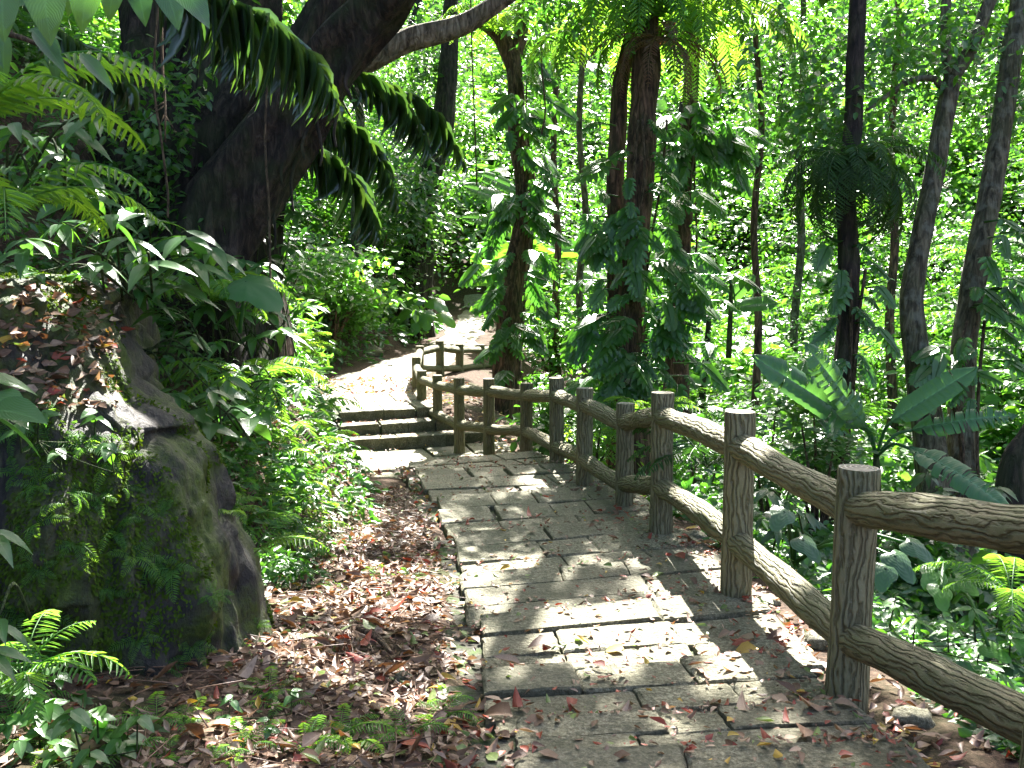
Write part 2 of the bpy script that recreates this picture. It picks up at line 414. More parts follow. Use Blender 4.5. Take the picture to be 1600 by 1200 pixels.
def rock_mat():
    m, nt, out = new_mat('mossy_rock'); N = NT(nt); p = N.pos()
    st = N.mapping(p, (5, 5, 1.2)); a = N.noise(st, 2.0, 8, .7, .5); b = N.noise(p, 2.3, 6, .65); f = N.noise(p, 40, 4, .7)
    col = N.ramp(a, [(.34, (.008, .008, .008)), (.48, (.035, .03, .026)), (.62, (.075, .06, .045)), (.8, (.13, .11, .085))])
    mo = N.ramp(f, [(.3, (.02, .035, .004)), (.7, (.085, .125, .012))])
    mk = N.ramp(N.math('ADD', N.math('MULTIPLY', b, .75), N.math('MULTIPLY', a, .35)), [(.5, 0.0), (.62, .95)])
    col = N.mix(mk, col, mo)
    h = N.math('ADD', a, N.math('MULTIPLY', f, .35))
    pr = N.principled(col, .62, .4, N.bump(h, 1.0, .05)); N.l(pr.outputs[0], out.inputs[0]); return m
M_ROCK = rock_mat()
def log_mat():
    m, nt, out = new_mat('sculpted_concrete_log'); N = NT(nt); vec, t, c, s_ = N.attr()
    cmb = nt.nodes.new('ShaderNodeCombineXYZ'); N.l(N.math('MULTIPLY', t, 1.3), cmb.inputs[0]); N.l(c, cmb.inputs[1]); N.l(s_, cmb.inputs[2])
    oi = nt.nodes.new('ShaderNodeObjectInfo')
    add = nt.nodes.new('ShaderNodeVectorMath'); add.operation = 'ADD'; N.l(cmb.outputs[0], add.inputs[0]); N.l(N.math('MULTIPLY', oi.outputs['Random'], 40.0), add.inputs[1])
    g = N.noise(N.mapping(add.outputs[0], (1.5, 6.5, 6.5)), 1.7, 3, .5, 1.1)
    gg = N.ramp(g, [(.36, .7), (.42, 0.0), (.48, .9), (.53, 1.0), (.575, .1), (.62, 1.0), (.68, .3), (.74, .9)])
    dn = N.noise(N.mapping(add.outputs[0], (2.6, .9, .9)), 1.5, 3, .55)
    ph = N.math('ADD', N.math('MULTIPLY', N.math('ARCTAN2', s_, c), 17.0), N.math('MULTIPLY', dn, 24.0))
    rg = N.math('ADD', N.math('MULTIPLY', N.math('SINE', ph), .5), .5)
    gg = N.ramp(N.math('ADD', N.math('MULTIPLY', rg, .8), N.math('MULTIPLY', g, .35)), [(.15, 0.0), (.45, .75), (.85, 1.0)])
    p = N.pos(); f = N.noise(p, 130, 3, .7); b = N.noise(p, 5, 4)
    col = N.ramp(gg, [(0.0, (.105, .09, .045)), (.55, (.15, .132, .068)), (1.0, (.195, .175, .095))])
    col = N.mix(N.ramp(b, [(.45, 0.0), (.7, .6)]), col, (.11, .12, .05))
    col = N.mix(N.ramp(f, [(.55, 0.0), (.75, .4)]), col, (.3, .28, .22))
    h = N.math('ADD', gg, N.math('MULTIPLY', f, .15))
    pr = N.principled(col, .75, .35, N.bump(h, 1.0, .017)); N.l(pr.outputs[0], out.inputs[0]); return m
M_LOG = log_mat()
def logend_mat():
    m, nt, out = new_mat('log_end_rings'); N = NT(nt); vec, t, c, s_ = N.attr(); p = N.pos()
    rr = N.math('SQRT', N.math('ADD', N.math('MULTIPLY', c, c), N.math('MULTIPLY', s_, s_)))
    w = N.math('SINE', N.math('ADD', N.math('MULTIPLY', rr, 26.0), N.math('MULTIPLY', N.noise(p, 14, 3), 7.0)))
    col = N.ramp(w, [(.1, (.2, .17, .12)), (.9, (.42, .38, .29))]); col = N.mix(N.ramp(N.noise(p, 30, 4), [(.5, 0.0), (.75, .6)]), col, (.08, .09, .045))
    pr = N.principled(col, .8, .3, N.bump(w, .5, .006)); N.l(pr.outputs[0], out.inputs[0]); return m
M_LOGEND = logend_mat()

# ------------------------------------------------------------------ path profile and ground
def smooth(a, b, x): t = np.clip((x - a) / (b - a), 0, 1); return t * t * (3 - 2 * t)
_PY = np.array([-6, 0, 2.2, 3.2, 4.6, 6.2, 7.6, 9.0, 10.5, 12.2, 13.6, 14.8, 16.2, 18, 21, 26, 34, 42, 60])
_PZ = np.array([.5, .32, .24, .10, -.02, -.12, -.22, -.36, -.50, -1.0, -1.02, -1.0, -.62, -.6, -.66, -.56, -.3, .3, 1.0])
_PX = np.array([.8, .8, .75, .68, .52, .38, .22, -.02, -.3, -.85, -1.25, -1.65, -2.15, -2.6, -2.75, -1.6, -1.35, -1.3, -1.3])
_PW = np.array([.9, .9, .85, .8, .8, .8, .8, .82, .9, 1.1, 1.1, 1.0, 1.0, 1.0, 1.1, .7, .55, .5, .5])
def zp(y): return np.interp(y, _PY, _PZ)
def xc(y): return np.interp(y, _PY, _PX)
def hw(y): return np.interp(y, _PY, _PW)
def ground(x, y):
    x = np.asarray(x, float); y = np.asarray(y, float)
    # a smooth valley line for the far terrain, the built path for the near
    s = x - xc(y); w = hw(y)
    z = zp(y) - .06 - .16 * (1 - smooth(w - .25, w + .05, np.abs(s))) * (y < 17)
    R = np.maximum(0, s - w - .3); L = np.maximum(0, -s - w - .1)
    fall = -1.9 * smooth(0, 4.5, R) - .12 * np.minimum(R, 1)
    far = np.sqrt(np.maximum(x, 0) ** 2 * 1.2 + np.maximum(y, 0) ** 2)
    rise_r = np.maximum(0, R - 7.5) * .42 + np.maximum(0, far - 26) * .30 * smooth(1, 6, R)
    bank = .04 * L + np.interp(y, [5, 7, 12, 16], [.95, 1.3, 1.3, .95]) * np.maximum(0, L - np.interp(y, [0, 5.0, 6.2, 8, 11, 14, 18, 30], [3.2, 2.4, .85, .45, .35, .35, .5, .5]))
    bank = np.where(bank > 5, 5 + (bank - 5) * .5, bank)
    z = z + fall + np.minimum(rise_r, 16) + np.minimum(bank, 13) + .38 * np.maximum(0, y - 37) * (1 - smooth(2, 8, R))
    z = z + .05 * np.sin(x * 2.1 + y * 1.3) * np.minimum(1, np.maximum(R, L)) + .12 * np.sin(x * .7 - y * .9) * np.minimum(1, np.maximum(R, L) * .6)
    return z
def axis(lo, hi, c, n, k):
    u = np.linspace(-1, 1, n); g = np.sinh(u * k) / math.sinh(k)
    return np.where(g < 0, c + g * (c - lo), c + g * (hi - c))
gx = axis(-60, 70, -.3, 220, 4.2); gy = np.concatenate([np.linspace(-12, 1.5, 20), np.linspace(1.6, 22, 190), np.linspace(22.4, 110, 90)])
XX, YY = np.meshgrid(gx, gy); ZZ = ground(XX, YY)
mb = MB(); nx, ny = len(gx), len(gy)
i, j = np.meshgrid(np.arange(ny - 1), np.arange(nx - 1), indexing='ij')
mb.add(np.stack([XX, YY, ZZ], -1), np.stack([i * nx + j, i * nx + j + 1, (i + 1) * nx + j + 1, (i + 1) * nx + j], -1).reshape(-1, 4))
tag(mb.build('ground', M_GROUND), kind='structure')
def gpt(px, py, h=0.0):
    """first ground point under a photo pixel (march the ray)"""
    ts = np.concatenate([np.arange(1.2, 20, .02), np.arange(20, 90, .1)])
    pts = np.stack([P(px, py, t) for t in ts]); under = pts[:, 2] < ground(pts[:, 0], pts[:, 1]) + h
    k = np.argmax(under) if under.any() else len(ts) - 1
    return pts[k], ts[k]

# ------------------------------------------------------------------ stepped path: treads of concrete blocks on a mossy bed
# cross lines of the treads (photo pixels at the left and right end, near to far) and tread height
def onz(px, py, z):
    t = (CAM[2] - z) / (sp_ + (py - 600) / F * cp); return P(px, py, t)[:2]
# each tread: z, near-left, near-right, far-left, far-right (in xy), rows, left border width
TREADS = []
def tread(z, nl, nr, fl, fr, rows, border=.0):
    TREADS.append((z, np.array(onz(*nl, z)), np.array(onz(*nr, z)), np.array(onz(*fl, z)), np.array(onz(*fr, z)), rows, border))
tread(.30, (760, 1640), (1800, 1600), (792, 1290), (1500, 1270), [.36, .68], .14)
tread(.22, (782, 1350), (1560, 1330), (808, 1172), (1420, 1150), [.36, .68], .14)
tread(.12, (790, 1235), (1480, 1215), (792, 1124), (1330, 1096), [.36, .68], .16)
tread(.03, (762, 1165), (1370, 1130), (752, 1048), (1230, 1018), [.3, .62], .16)
tread(-.03, (748, 1072), (1290, 1040), (737, 962), (1180, 920), [.36, .68], .16)
tread(-.09, (736, 985), (1200, 945), (722, 898), (1130, 862), [.36, .68], .16)
tread(-.15, (724, 915), (1150, 878), (706, 832), (1035, 806), [.36, .68], .15)
tread(-.25, (700, 850), (1060, 822), (676, 774), (985, 756), [.36, .68], .15)
tread(-.36, (672, 788), (1000, 768), (655, 734), (905, 722), [.36, .68], .15)
tread(-.46, (650, 745), (920, 732), (640, 722), (832, 706), [.36, .68], .12)
LAND = -1.02
tread(LAND, (600, 760), (850, 745), (534, 704), (790, 692), [.35, .7], .1)
tread(-.87, (531, 688), (762, 676), (527, 682), (748, 670), [], .1)
tread(-.72, (530, 666), (728, 655), (527, 660), (714, 649), [], .1)
tread(-.57, (529, 644), (690, 635), (513, 620), (655, 612), [.5], .1)
def block(mb, c4, z0, z1, bev, tint, border=0):
    """bevelled slab from 4 xy corners (near-left, near-right, far-right, far-left)"""
    c4 = np.array(c4); ce = c4.mean(0)
    def ring(inset, z): 
        d = c4 - ce; ln = np.linalg.norm(d, axis=1, keepdims=True); return np.hstack([ce + d * np.maximum(.2, 1 - inset / ln), np.full((4, 1), z)])
    # subdivided edges with small chips
    def dense(r, chip):
        o = []
        for a in range(4):
            for k in range(6):
                q = r[a] + (r[(a + 1) % 4] - r[a]) * k / 6; o.append(q + np.array([*(rng.normal(0, chip, 2)), rng.normal(0, chip * .4)]))
        return np.array(o)
    tz = rng.normal(0, .004, 4)
    r0 = dense(ring(0, z0), 0); r1 = dense(ring(0, z1 - bev), .003); rt = ring(bev * 1.4, z1); rt[:, 2] += tz; r2 = dense(rt, .002)
    n = 24; V = np.vstack([r0, r1, r2, [[*ce, z1 + tz.mean()]]]); Q = []; T = []
    for a in range(n):
        b = (a + 1) % n; Q += [(a, b, n + b, n + a), (n + a, n + b, 2 * n + b, 2 * n + a)]; T.append((2 * n + a, 2 * n + b, 3 * n))
    A = np.zeros((len(V), 3)); A[:n * 2, 1] = 1; A[:, 2] = tint
    mb.add(V, Q, T, A)
bed = MB(); steps = []
for (z, nl, nr, fl, fr, rows, border) in TREADS:
    sm = MB(); cuts = [0] + rows + [1.0]
    lerp = lambda u, v: (nl + (nr - nl) * u) * (1 - v) + (fl + (fr - fl) * u) * v
    wid = np.linalg.norm(nr - nl)
    for a, b in zip(cuts[:-1], cuts[1:]):
        k = rng.integers(2, 4) if wid < 1.7 else rng.integers(3, 5)
        us = np.linspace(0, 1, k + 1); us[1:-1] += U(-.16, .16, k - 1) / 1.0 * (2 / k)
        g = .004 / wid; gv = .007; lo = rng.uniform(-.012, .03)
        for q in range(k):
            u0 = us[q] + (g if q else lo * 1.0); u1 = us[q + 1] - g - (rng.uniform(0, .025) if rng.random() < .2 and q < k - 1 else 0)
            v0 = a + (gv if a > 0 else 0) ; v1 = b - (gv if b < 1 else 0)
            block(sm, [lerp(u0, v0), lerp(u1, v0), lerp(u1, v1), lerp(u0, v1)], z - .18, z + rng.normal(0, .006), .010, rng.random())
    steps.append(sm)
    # bed: mortar below the slabs plus the low mossy kerb strip on the left
    e = nrm(nr - nl); f = nrm(fr - fl)
    c4 = [nl - e * border * rng.uniform(.55, 1.1), nr + e * .03, fr + f * .03, fl - f * border * rng.uniform(.55, 1.1)]
    fw = nrm(fl - nl) * .035; c4 = [c4[0] + fw, c4[1] + fw, c4[2] - fw, c4[3] - fw]; block(bed, c4, z - .55, z - .045, .01, rng.random())
path = bed.build('path', M_BED, smooth=False); tag(path, kind='structure')
for sm in steps: sm.build('step', M_STONE, path, smooth=False)
# far flat stretch of trodden earth path beyond the steps
fp = MB(); ys = np.linspace(16.6, 38, 60); us = np.linspace(-1, 1, 9)
V = np.array([[(xc(y) + u * hw(y) * (1.0 + .15 * math.sin(y * 1.7 + u)), y, max(ground(xc(y) + u * hw(y), y), zp(y) - .06) + .03 + .02 * math.sin(y * 5 + u * 4) - (.06 if abs(u) > .99 else 0)) for u in us] for y in ys])
ii, jj = np.meshgrid(np.arange(len(ys) - 1), np.arange(8), indexing='ij')
fp.add(V, np.stack([ii * 9 + jj, ii * 9 + jj + 1, (ii + 1) * 9 + jj + 1, (ii + 1) * 9 + jj], -1).reshape(-1, 4))
def dirt_mat():
    m, nt, out = new_mat('trodden_earth'); N = NT(nt); p = N.pos(); k = N.noise(p, 16, 5, .7); n = N.noise(p, 1.5, 4)
    col = N.ramp(k, [(.3, (.13, .115, .09)), (.55, (.29, .265, .21)), (.72, (.42, .385, .31))]); col = N.mix(N.ramp(n, [(.45, 0.0), (.6, .5)]), col, (.19, .16, .10))
    pr = N.principled(col, .9, .2, N.bump(k, .8, .03)); N.l(pr.outputs[0], out.inputs[0]); return m
M_DIRT = dirt_mat()
tag(fp.build('earth_track', M_DIRT), kind='structure')

# ------------------------------------------------------------------ faux-log fence
# photo pixel of the base centre, photo row of the top, depth, radius
POSTS = [(1655, 1420, 690, 2.62, .082), (1322, 1098, 722, 4.04, .083), (1150, 922, 638, 5.45, .082), (1033, 820, 610, 7.1, .08),
         (975, 809, 627, 8.3, .076), (913, 760, 604, 9.5, .08), (870, 740, 588, 10.7, .08), (822, 707, 597, 12.4, .08), (764, 702, 590, 13.4, .076),
         (718, 696, 589, 14.4, .078), (684, 671, 585, 15.5, .076), (659, 660, 578, 16.6, .08), (651, 634, 557, 18.0, .08), (656, 592, 540, 20.0, .085),
         (688, 594, 532, 21.0, .09), (718, 590, 537, 22.0, .09), (752, 586, 538, 23.2, .09), (792, 584, 533, 24.6, .09)]
fl0 = P(1322, 1098, 4.04)
fence = empty('log_fence', (fl0[0], fl0[1], fl0[2]), 'brown sculpted concrete log fence with two rails running down the steps and round the bend', 'fence')
tops = []; bases = []
pre = (np.array([1.5, 1.05, .42]), np.array([1.52, 1.05, 1.42]))
for k, (bx_, by_, ty_, t, r) in enumerate(POSTS):
    b = P(bx_, by_, t); tp = P(bx_, ty_, t); tp[0] = b[0] + U(-.012, .012) + (.02 if k == 1 else 0); tp[1] = b[1] + .02
    if k == 0: b = np.array([1.47, 2.55, .22]); tp = np.array([1.48, 2.57, 1.25])
    bases.append(b); tops.append(tp)
bases = [pre[0]] + bases; tops = [pre[1]] + tops
RAD = [.083] + [p[4] for p in POSTS]
for k, (b, tp, r) in enumerate(zip(bases, tops, RAD)):
    pm = MB(); ax = tp - b
    hs = np.array([-.35, 0, .15, .4, .7, .93, .985, 1.0]); rr = r * np.array([1.04, 1.03, 1.0, .98, .985, 1.01, 1.0, .955])
    tube(pm, b + ax * hs[:, None], rr, 26, .06, cap=False, sub=5, seed=k, lobes=.025)
    n = 26; ring = pm.V[0][-n:]; ce = ring.mean(0)                      # sawn top with rings
    V = [ce + np.array([0, 0, .006])]; A = [(0, 0, 0)]; T = []; Q = []
    for q in (.5, 1.0):
        for j in range(n):
            a = 2 * math.pi * j / n; V.append(ce + (ring[j] - ce) * q + np.array([0, 0, .004 * (1 - q)])); A.append((0, q * math.cos(a), q * math.sin(a)))
    for j in range(n):
        T.append((0, 1 + (j + 1) % n, 1 + j)); Q.append((1 + j, 1 + (j + 1) % n, 1 + n + (j + 1) % n, 1 + n + j))
    pm.add(V, Q, T, A, 1)
    pm.build('post', [M_LOG, M_LOGEND], fence)
for k in range(len(bases) - 1):
    for fr, rr in ((.815, .072), (.29, .070)):
        f0 = fr + U(-.015, .015); f1 = fr + U(-.015, .015)
        if k == 4: f1 += .02
        a = bases[k] + (tops[k] - bases[k]) * f0; b = bases[k + 1] + (tops[k + 1] - bases[k + 1]) * f1
        u = np.linspace(0, 1, 9); pts = a + (b - a) * u[:, None]; side = nrm(np.cross(b - a, [0, 0, 1]))
        ph = U(0, 6); amp = .006
        pts[:, 2] += amp * np.sin(u * 5 + ph) * np.sin(u * math.pi) + .006 * np.sin(u * math.pi) * U(-1, 1); pts += side * (amp * np.sin(u * 4 + ph * 2) * np.sin(u * math.pi))[:, None]
        rad = rr * (1 + .10 * np.exp(-((u - .07) / .05) ** 2) + .10 * np.exp(-((u - .93) / .05) ** 2) + .05 * np.sin(u * 7 + ph))
        rm = MB(); tube(rm, pts, rad, 22, .07, sub=6, seed=k + fr * 10, lobes=.03); rm.build('rail', M_LOG, fence)

# ------------------------------------------------------------------ boulder on the left
cont = [(447, 1130), (428, 1065), (418, 1010), (405, 955), (385, 900), (355, 850), (342, 790), (332, 740), (300, 690), (255, 650), (215, 612), (185, 560), (150, 505), (110, 470), (70, 447), (20, 435)]
cz = []; cxr = []
for px_, py_ in cont:
    q = P(px_, py_, 4.15); cz.append(q[2]); cxr.append(q[0])
cz = np.array(cz); cxr = np.array(cxr); z_lo, z_hi = cz[0] - .35, cz[-1] + .02
nv, nu = 170, 320
rv = []; RC = -2.55
for iv in range(nv + 1):
    v = iv / nv; z = z_lo + (z_hi - z_lo) * v
    xr = np.interp(z, cz, cxr); rx = max(.02, xr - RC) if z < z_hi else .02
    zz = max(0, z)
    fy = 3.62 + .10 * zz + .33 * max(0, zz - .75) ** 1.4 + (.06 if z < .5 else 0)     # front face leans back, ledge on top
    yb = 5.9 - .2 * zz; cy = (fy + yb) / 2; ry = (yb - fy) / 2
    if iv == nv: rx *= .6; ry *= .6
    for iu in range(nu):
        a = 2 * math.pi * iu / nu; c, s_ = math.cos(a), math.sin(a); e = .62
        x = RC + rx * math.copysign(abs(c) ** e, c); y = cy + ry * math.copysign(abs(s_) ** e, s_)
        # keep the right flank at the measured outline near y = 4.15
        q = Vector((x * 1.3, y * 1.3, z * .8))
        d = .15 * mnoise.fractal(q, 1.0, 2.1, 5) + .10 * (.4 - abs(mnoise.noise(Vector((x * 3.2, y * 3.2, z * .9 + 3))))) + .06 * mnoise.noise(Vector((x * 6, y * 6, z * 1.8))) + .035 * mnoise.noise(Vector((x * 13, y * 13, z * 4))) + .018 * mnoise.noise(Vector((x * 30, y * 30, z * 12)))
        vd = mnoise.voronoi(Vector((x * 2.6 + .3 * mnoise.noise(q), y * 2.6, z * 1.5)))[0]; d += .16 * (min(.55, vd[1] - vd[0]) - .2); vd = mnoise.voronoi(Vector((x * 7, y * 7, z * 3.2)))[0]; d += .05 * (vd[1] - vd[0] - .2)
        x -= .34 * max(0, y - 3.95) * smooth(-2.2, -1.4, x)
        nx_, ny_ = c, s_
        # vertical fissures on the front face
        xf = P(322 if z < .75 else 312, 900, 4.0)[0] + .05 * math.sin(z * 5)
        if s_ < 0:
            d -= .24 * math.exp(-((x - xf) / .045) ** 2) * smooth(.15, .4, z) * (1 - smooth(.62, 1.0, z))
            d -= .10 * math.exp(-((x - P(205, 800, 4)[0] - .05 * math.sin(z * 7)) / .03) ** 2) * smooth(.6, .8, z) * (1 - smooth(1.1, 1.4, z))
            d -= .12 * math.exp(-((x - P(350, 1080, 4)[0]) / .12) ** 2) * math.exp(-((z - .12) / .14) ** 2)
        damp = .65 if s_ > -.6 and c > 0 else 1.0
        rv.append((x + nx_ * d * damp, y + ny_ * d, z + .04 * mnoise.noise(Vector((x * 2, y * 2, 5)))))
rv = np.array(rv); i, j = np.meshgrid(np.arange(nv), np.arange(nu), indexing='ij'); j2 = (j + 1) % nu
Q = np.stack([i * nu + j, i * nu + j2, (i + 1) * nu + j2, (i + 1) * nu + j], -1).reshape(-1, 4)
top = rv[-nu:].mean(0) + np.array([0, 0, .03]); rv = np.vstack([rv, top])
T = [(nv * nu + k, nv * nu + (k + 1) % nu, len(rv) - 1) for k in range(nu)]
rm = MB(); rm.add(rv, Q, T)
boulder = tag(rm.build('boulder', M_ROCK), 'huge dark mossy boulder beside the steps at the left edge', 'boulder')
ms = MB(); tri_c = rv[Q].mean(1); e1 = rv[Q[:, 1]] - rv[Q[:, 0]]; e2 = rv[Q[:, 3]] - rv[Q[:, 0]]; tn = nrm(np.cross(e1, e2)); ta = np.linalg.norm(np.cross(e1, e2), axis=1)
vis = (tri_c[:, 1] < 5.0) & (tn @ np.array([.5, -1, .25]) > -.1)
idx = np.where(vis)[0]; msk = np.array([mnoise.fractal(Vector(tri_c[k] * np.array([2.3, 2.3, 1.0])), 1.0, 2.0, 4) for k in idx]); idx = idx[msk > .02 + .12 * rng.random(len(idx))]
pick = rng.choice(idx, 34000, p=ta[idx] / ta[idx].sum()); f_ = U(0, 1, (34000, 2)); pos = rv[Q[pick, 0]] + e1[pick] * f_[:, :1] + e2[pick] * f_[:, 1:]
dn = np.array([0, 0, -.7]) + tn[pick] * .8 + rng.normal(0, .35, (34000, 3)); ms.inst(hexleaf(.3), frames(dn, tn[pick] + rng.normal(0, .3, (34000, 3)), U(.010, .026, 34000)), pos)
moss_ = ms.build('moss', M_MOSSF, boulder); moss_['kind'] = 'stuff'
rock_bvh = BVHTree.FromPolygons([tuple(v) for v in rv], [tuple(q) for q in Q] + T)
gtri = []
def rock_hit(px, py):
    d = Vector(P(px, py, 1.0) - CAM); h = rock_bvh.ray_cast(Vector(CAM), d.normalized())
    return (np.array(h[0]), np.array(h[1])) if h[0] is not None else (None, None)
def surf_hit(px, py):
    g, t = gpt(px, py); p, n = rock_hit(px, py)
    if p is not None and np.linalg.norm(p - CAM) < np.linalg.norm(g - CAM): return p, n
    return g, np.array([0, 0, 1.0])

# ------------------------------------------------------------------ canopy shade map: places the sun reaches (photo pixel, depth or None=ground, radius in m)
GAPS = []
def gap(px, py, t=None, r=.3, z=None):
    if t is None: q, _ = gpt(px, py)
    else: q = P(px, py, t)
    GAPS.append((q, r))
for x in range(540, 740, 26): gap(x, 712, None, .28)
for x in range(530, 690, 30): gap(x, 674, None, .22)
for x in range(520, 680, 28): gap(x, 634, None, .35)
for x in range(500, 680, 30): gap(x, 606, None, .6)
for x in (690, 720, 745, 765): gap(x, 500, None, 1.2)
for x in range(735, 880, 24): gap(x, 946, None, .12)
for x in range(790, 1010, 30): gap(x, 1082 - (x - 790) * .03, None, .2)
for x in range(880, 1130, 30): gap(x, 1110, None, .14)
for x in (1045, 1080, 1115, 1150): 
    for y in (1020, 1060, 1090): gap(x, y, None, .14)
for x in (1180, 1215, 1250, 1285): 
    for y in (960, 1010, 1060, 1090): gap(x, y, None, .13)
for x, y in ((1100, 950), (1130, 975), (1060, 985), (1090, 845), (1120, 850), (1070, 830), (1230, 900), (1085, 880)): gap(x, y, None, .14)
for x in range(430, 720, 34):
    for y in (905, 950): gap(x, y + (x - 430) * .03, None, .15)
gap(440, 1030, None, .15); gap(470, 1045, None, .12)
for x, y in ((1080, 660), (1240, 735), (1280, 760), (1255, 925), (1280, 945), (1190, 880), (1090, 790), (940, 620), (1180, 690)): gap(x, y, 5.0 if x > 1150 else 7, .11)
for x in range(1390, 1610, 40):
    for y in (830, 880, 930, 980, 1030): gap(x, y, 5.2, .3)
for x, y in ((360, 700), (400, 740), (380, 800), (430, 800), (440, 860), (400, 860), (460, 720), (350, 760), (430, 700), (500, 860), (480, 800), (520, 780)): gap(x, y, None, .3)
for x, y in ((60, 490), (100, 510), (40, 540), (90, 560), (130, 540), (205, 760), (190, 840), (200, 920)): gap(x, y, 4.0, .02)
for x, y in ((330, 440), (380, 470), (300, 420), (350, 500), (400, 560), (430, 610), (420, 500), (450, 560)): gap(x, y, 6.5, .25)
for x, y in ((60, 300), (130, 340), (60, 420), (40, 380), (220, 320), (210, 300)): gap(x, y, 3.8, .16)
for x in (480, 520, 560, 600):
    for y in (380, 440, 500, 550): gap(x, y, 15, .8)
for x in (1000, 1015, 1020):
    for y in (220, 300, 380, 440): gap(x, y, 11.6, .35)
for y in (480, 540, 600): gap(985, y, 11.6, .2); gap(1020, y, 11.6, .3)
for y in (100, 200, 290, 400, 470): gap(815, y, 18.5, .4)
for x in (940, 1000, 1060, 1100):
    for y in (30, 90, 150): gap(x, y, 11.6, .6)
for x, y in ((480, 100), (520, 130), (440, 50), (400, 30)): gap(x, y, 5, .12)
for x, y in ((60, 700), (120, 720), (170, 780), (90, 800), (140, 860), (240, 800), (220, 900), (60, 880), (180, 950), (30, 760)): gap(x, y, 3.9, .02)
for x, y in ((60, 1130), (130, 1150), (220, 1120), (300, 1160), (360, 1120), (420, 1150), (520, 1130), (600, 1150), (660, 1110), (560, 1060), (30, 1180), (480, 1090)): gap(x, y, None, .09)
for x, y in ((560, 590), (600, 585), (640, 575), (690, 560), (720, 545), (740, 530), (745, 515), (700, 575), (620, 600)): gap(x, y, None, 1.0)
for x, y in ((760, 870), (830, 850), (900, 900), (960, 880), (820, 780), (900, 770), (760, 750), (960, 960), (850, 1000)): gap(x, y, None, .03)
_g = np.random.default_rng(3)
def patch(x0, x1, y0, y1, t, n, r):
    for _ in range(n): gap(_g.uniform(x0, x1), _g.uniform(y0, y1), t + _g.uniform(-.4, .4), r * _g.uniform(.4, 1.3))
patch(870, 1150, -60, 220, 11.8, 70, .4); patch(920, 1130, 200, 620, 11.6, 60, .3); patch(1040, 1140, 180, 500, 14, 34, .4); patch(750, 880, 30, 600, 18.3, 50, .45)
patch(380, 640, 330, 560, 9.5, 16, .25); patch(420, 640, 320, 560, 13, 40, .5); patch(440, 640, 340, 560, 18, 30, .6); patch(0, 330, 200, 450, 4.6, 14, .09); patch(230, 480, 380, 640, 6.2, 22, .14)
patch(860, 1300, 560, 800, 9, 14, .25); patch(1180, 1580, 540, 800, 7.2, 14, .1); patch(1350, 1600, 800, 1080, 5.2, 14, .2); patch(420, 660, 120, 330, 8.6, 10, .12)
for x, y in ((185, 600), (198, 680), (210, 760), (212, 850), (205, 930), (100, 600), (140, 640)): gap(x, y, 4.0, 0.0)
GP = np.array([g[0] for g in GAPS]); GR = np.array([g[1] for g in GAPS])
def lit(p, k=1.0):
    """True where a blocker at p would shade one of the sunlit places"""
    p = np.asarray(p); out = np.zeros(len(p), bool)
    for q, r in zip(GP, GR):
        d = p - q; a = d @ SUN; c = np.linalg.norm(d - a[:, None] * SUN, axis=1); out |= (c < r * k + .11) & (a > .3)
    return out
def unlit(pos, k=1.0):
    return ~lit(pos, k)

# ------------------------------------------------------------------ trees
def leaf_cloud(mb, pos, size, shape, droop=.5, up=.8, mi=0, out=None, jit=.35):
    n = len(pos)
    d = rng.normal(0, 1, (n, 3)); d[:, 2] = d[:, 2] * .4 - droop
    if out is not None: d += out
    nn = rng.normal(0, jit, (n, 3)) + np.array([0, -.32, up])
    mb.inst(shape, frames(d, nn, size * U(.65, 1.25, n)), pos, U(0, 1, n), mi)
def ell(c, r, n, shell=.55):
    v = nrm(rng.normal(0, 1, (n, 3))); q = U(shell, 1, n) ** .7
    return np.asarray(c) + v * q[:, None] * np.asarray(r)
def clumps(c, r, nc, nl, cr=.35, flat=.55):
    """leaf positions grouped into twig clumps inside an ellipsoid"""
    cc = ell(c, r, nc, .1); o = rng.normal(0, 1, (nc, nl, 3)) * cr * np.array([1, 1, flat])
    return (cc[:, None] + o).reshape(-1, 3), cc
def trunk_from_px(pts, t):
    return np.array([P(x, y, tt) for (x, y), tt in zip(pts, np.broadcast_to(np.asarray(t, float), (len(pts),)))])
def root_flare(pts, rad, extra=.9, depth=.5):
    return np.vstack([pts[0] - np.array([0, 0, extra]), pts]), np.concatenate([[rad[0] * 1.35], rad])
CROWN = []          # (tree empty, attach point, material, crown MB)
def make_tree(name, label, pxs, t, rad, mat, up=None, limbs=(), cat='tree', seed=1, rough=.25, lobes=.2):
    pts = trunk_from_px(pxs, t); rad = np.asarray(rad, float)
    p2, r2 = root_flare(pts, rad)
    if up is not None: p2 = np.vstack([p2, up]); r2 = np.concatenate([r2, np.linspace(rad[-1], rad[-1] * .55, len(up) + 1)[1:]])
    e = empty(name, pts[0], label, cat)
    tm = MB(); tube(tm, p2, r2, 34, rough, sub=9, seed=seed, lobes=lobes); tm.build('trunk', mat, e)
    for (lp, lr, lt) in limbs:
        lm = MB(); lpts = trunk_from_px(lp, lt) if len(lp[0]) == 2 else np.array(lp); tube(lm, lpts, lr, 12, rough, sub=5, seed=seed + 3, lobes=lobes * .7); lm.build('limb', mat, e)
    cm = MB(); CROWN.append([e, p2[-1], mat, cm, p2]); return e, pts, cm
hi = lambda p, *ds: np.array([np.asarray(p) + np.array(d) for d in ds])

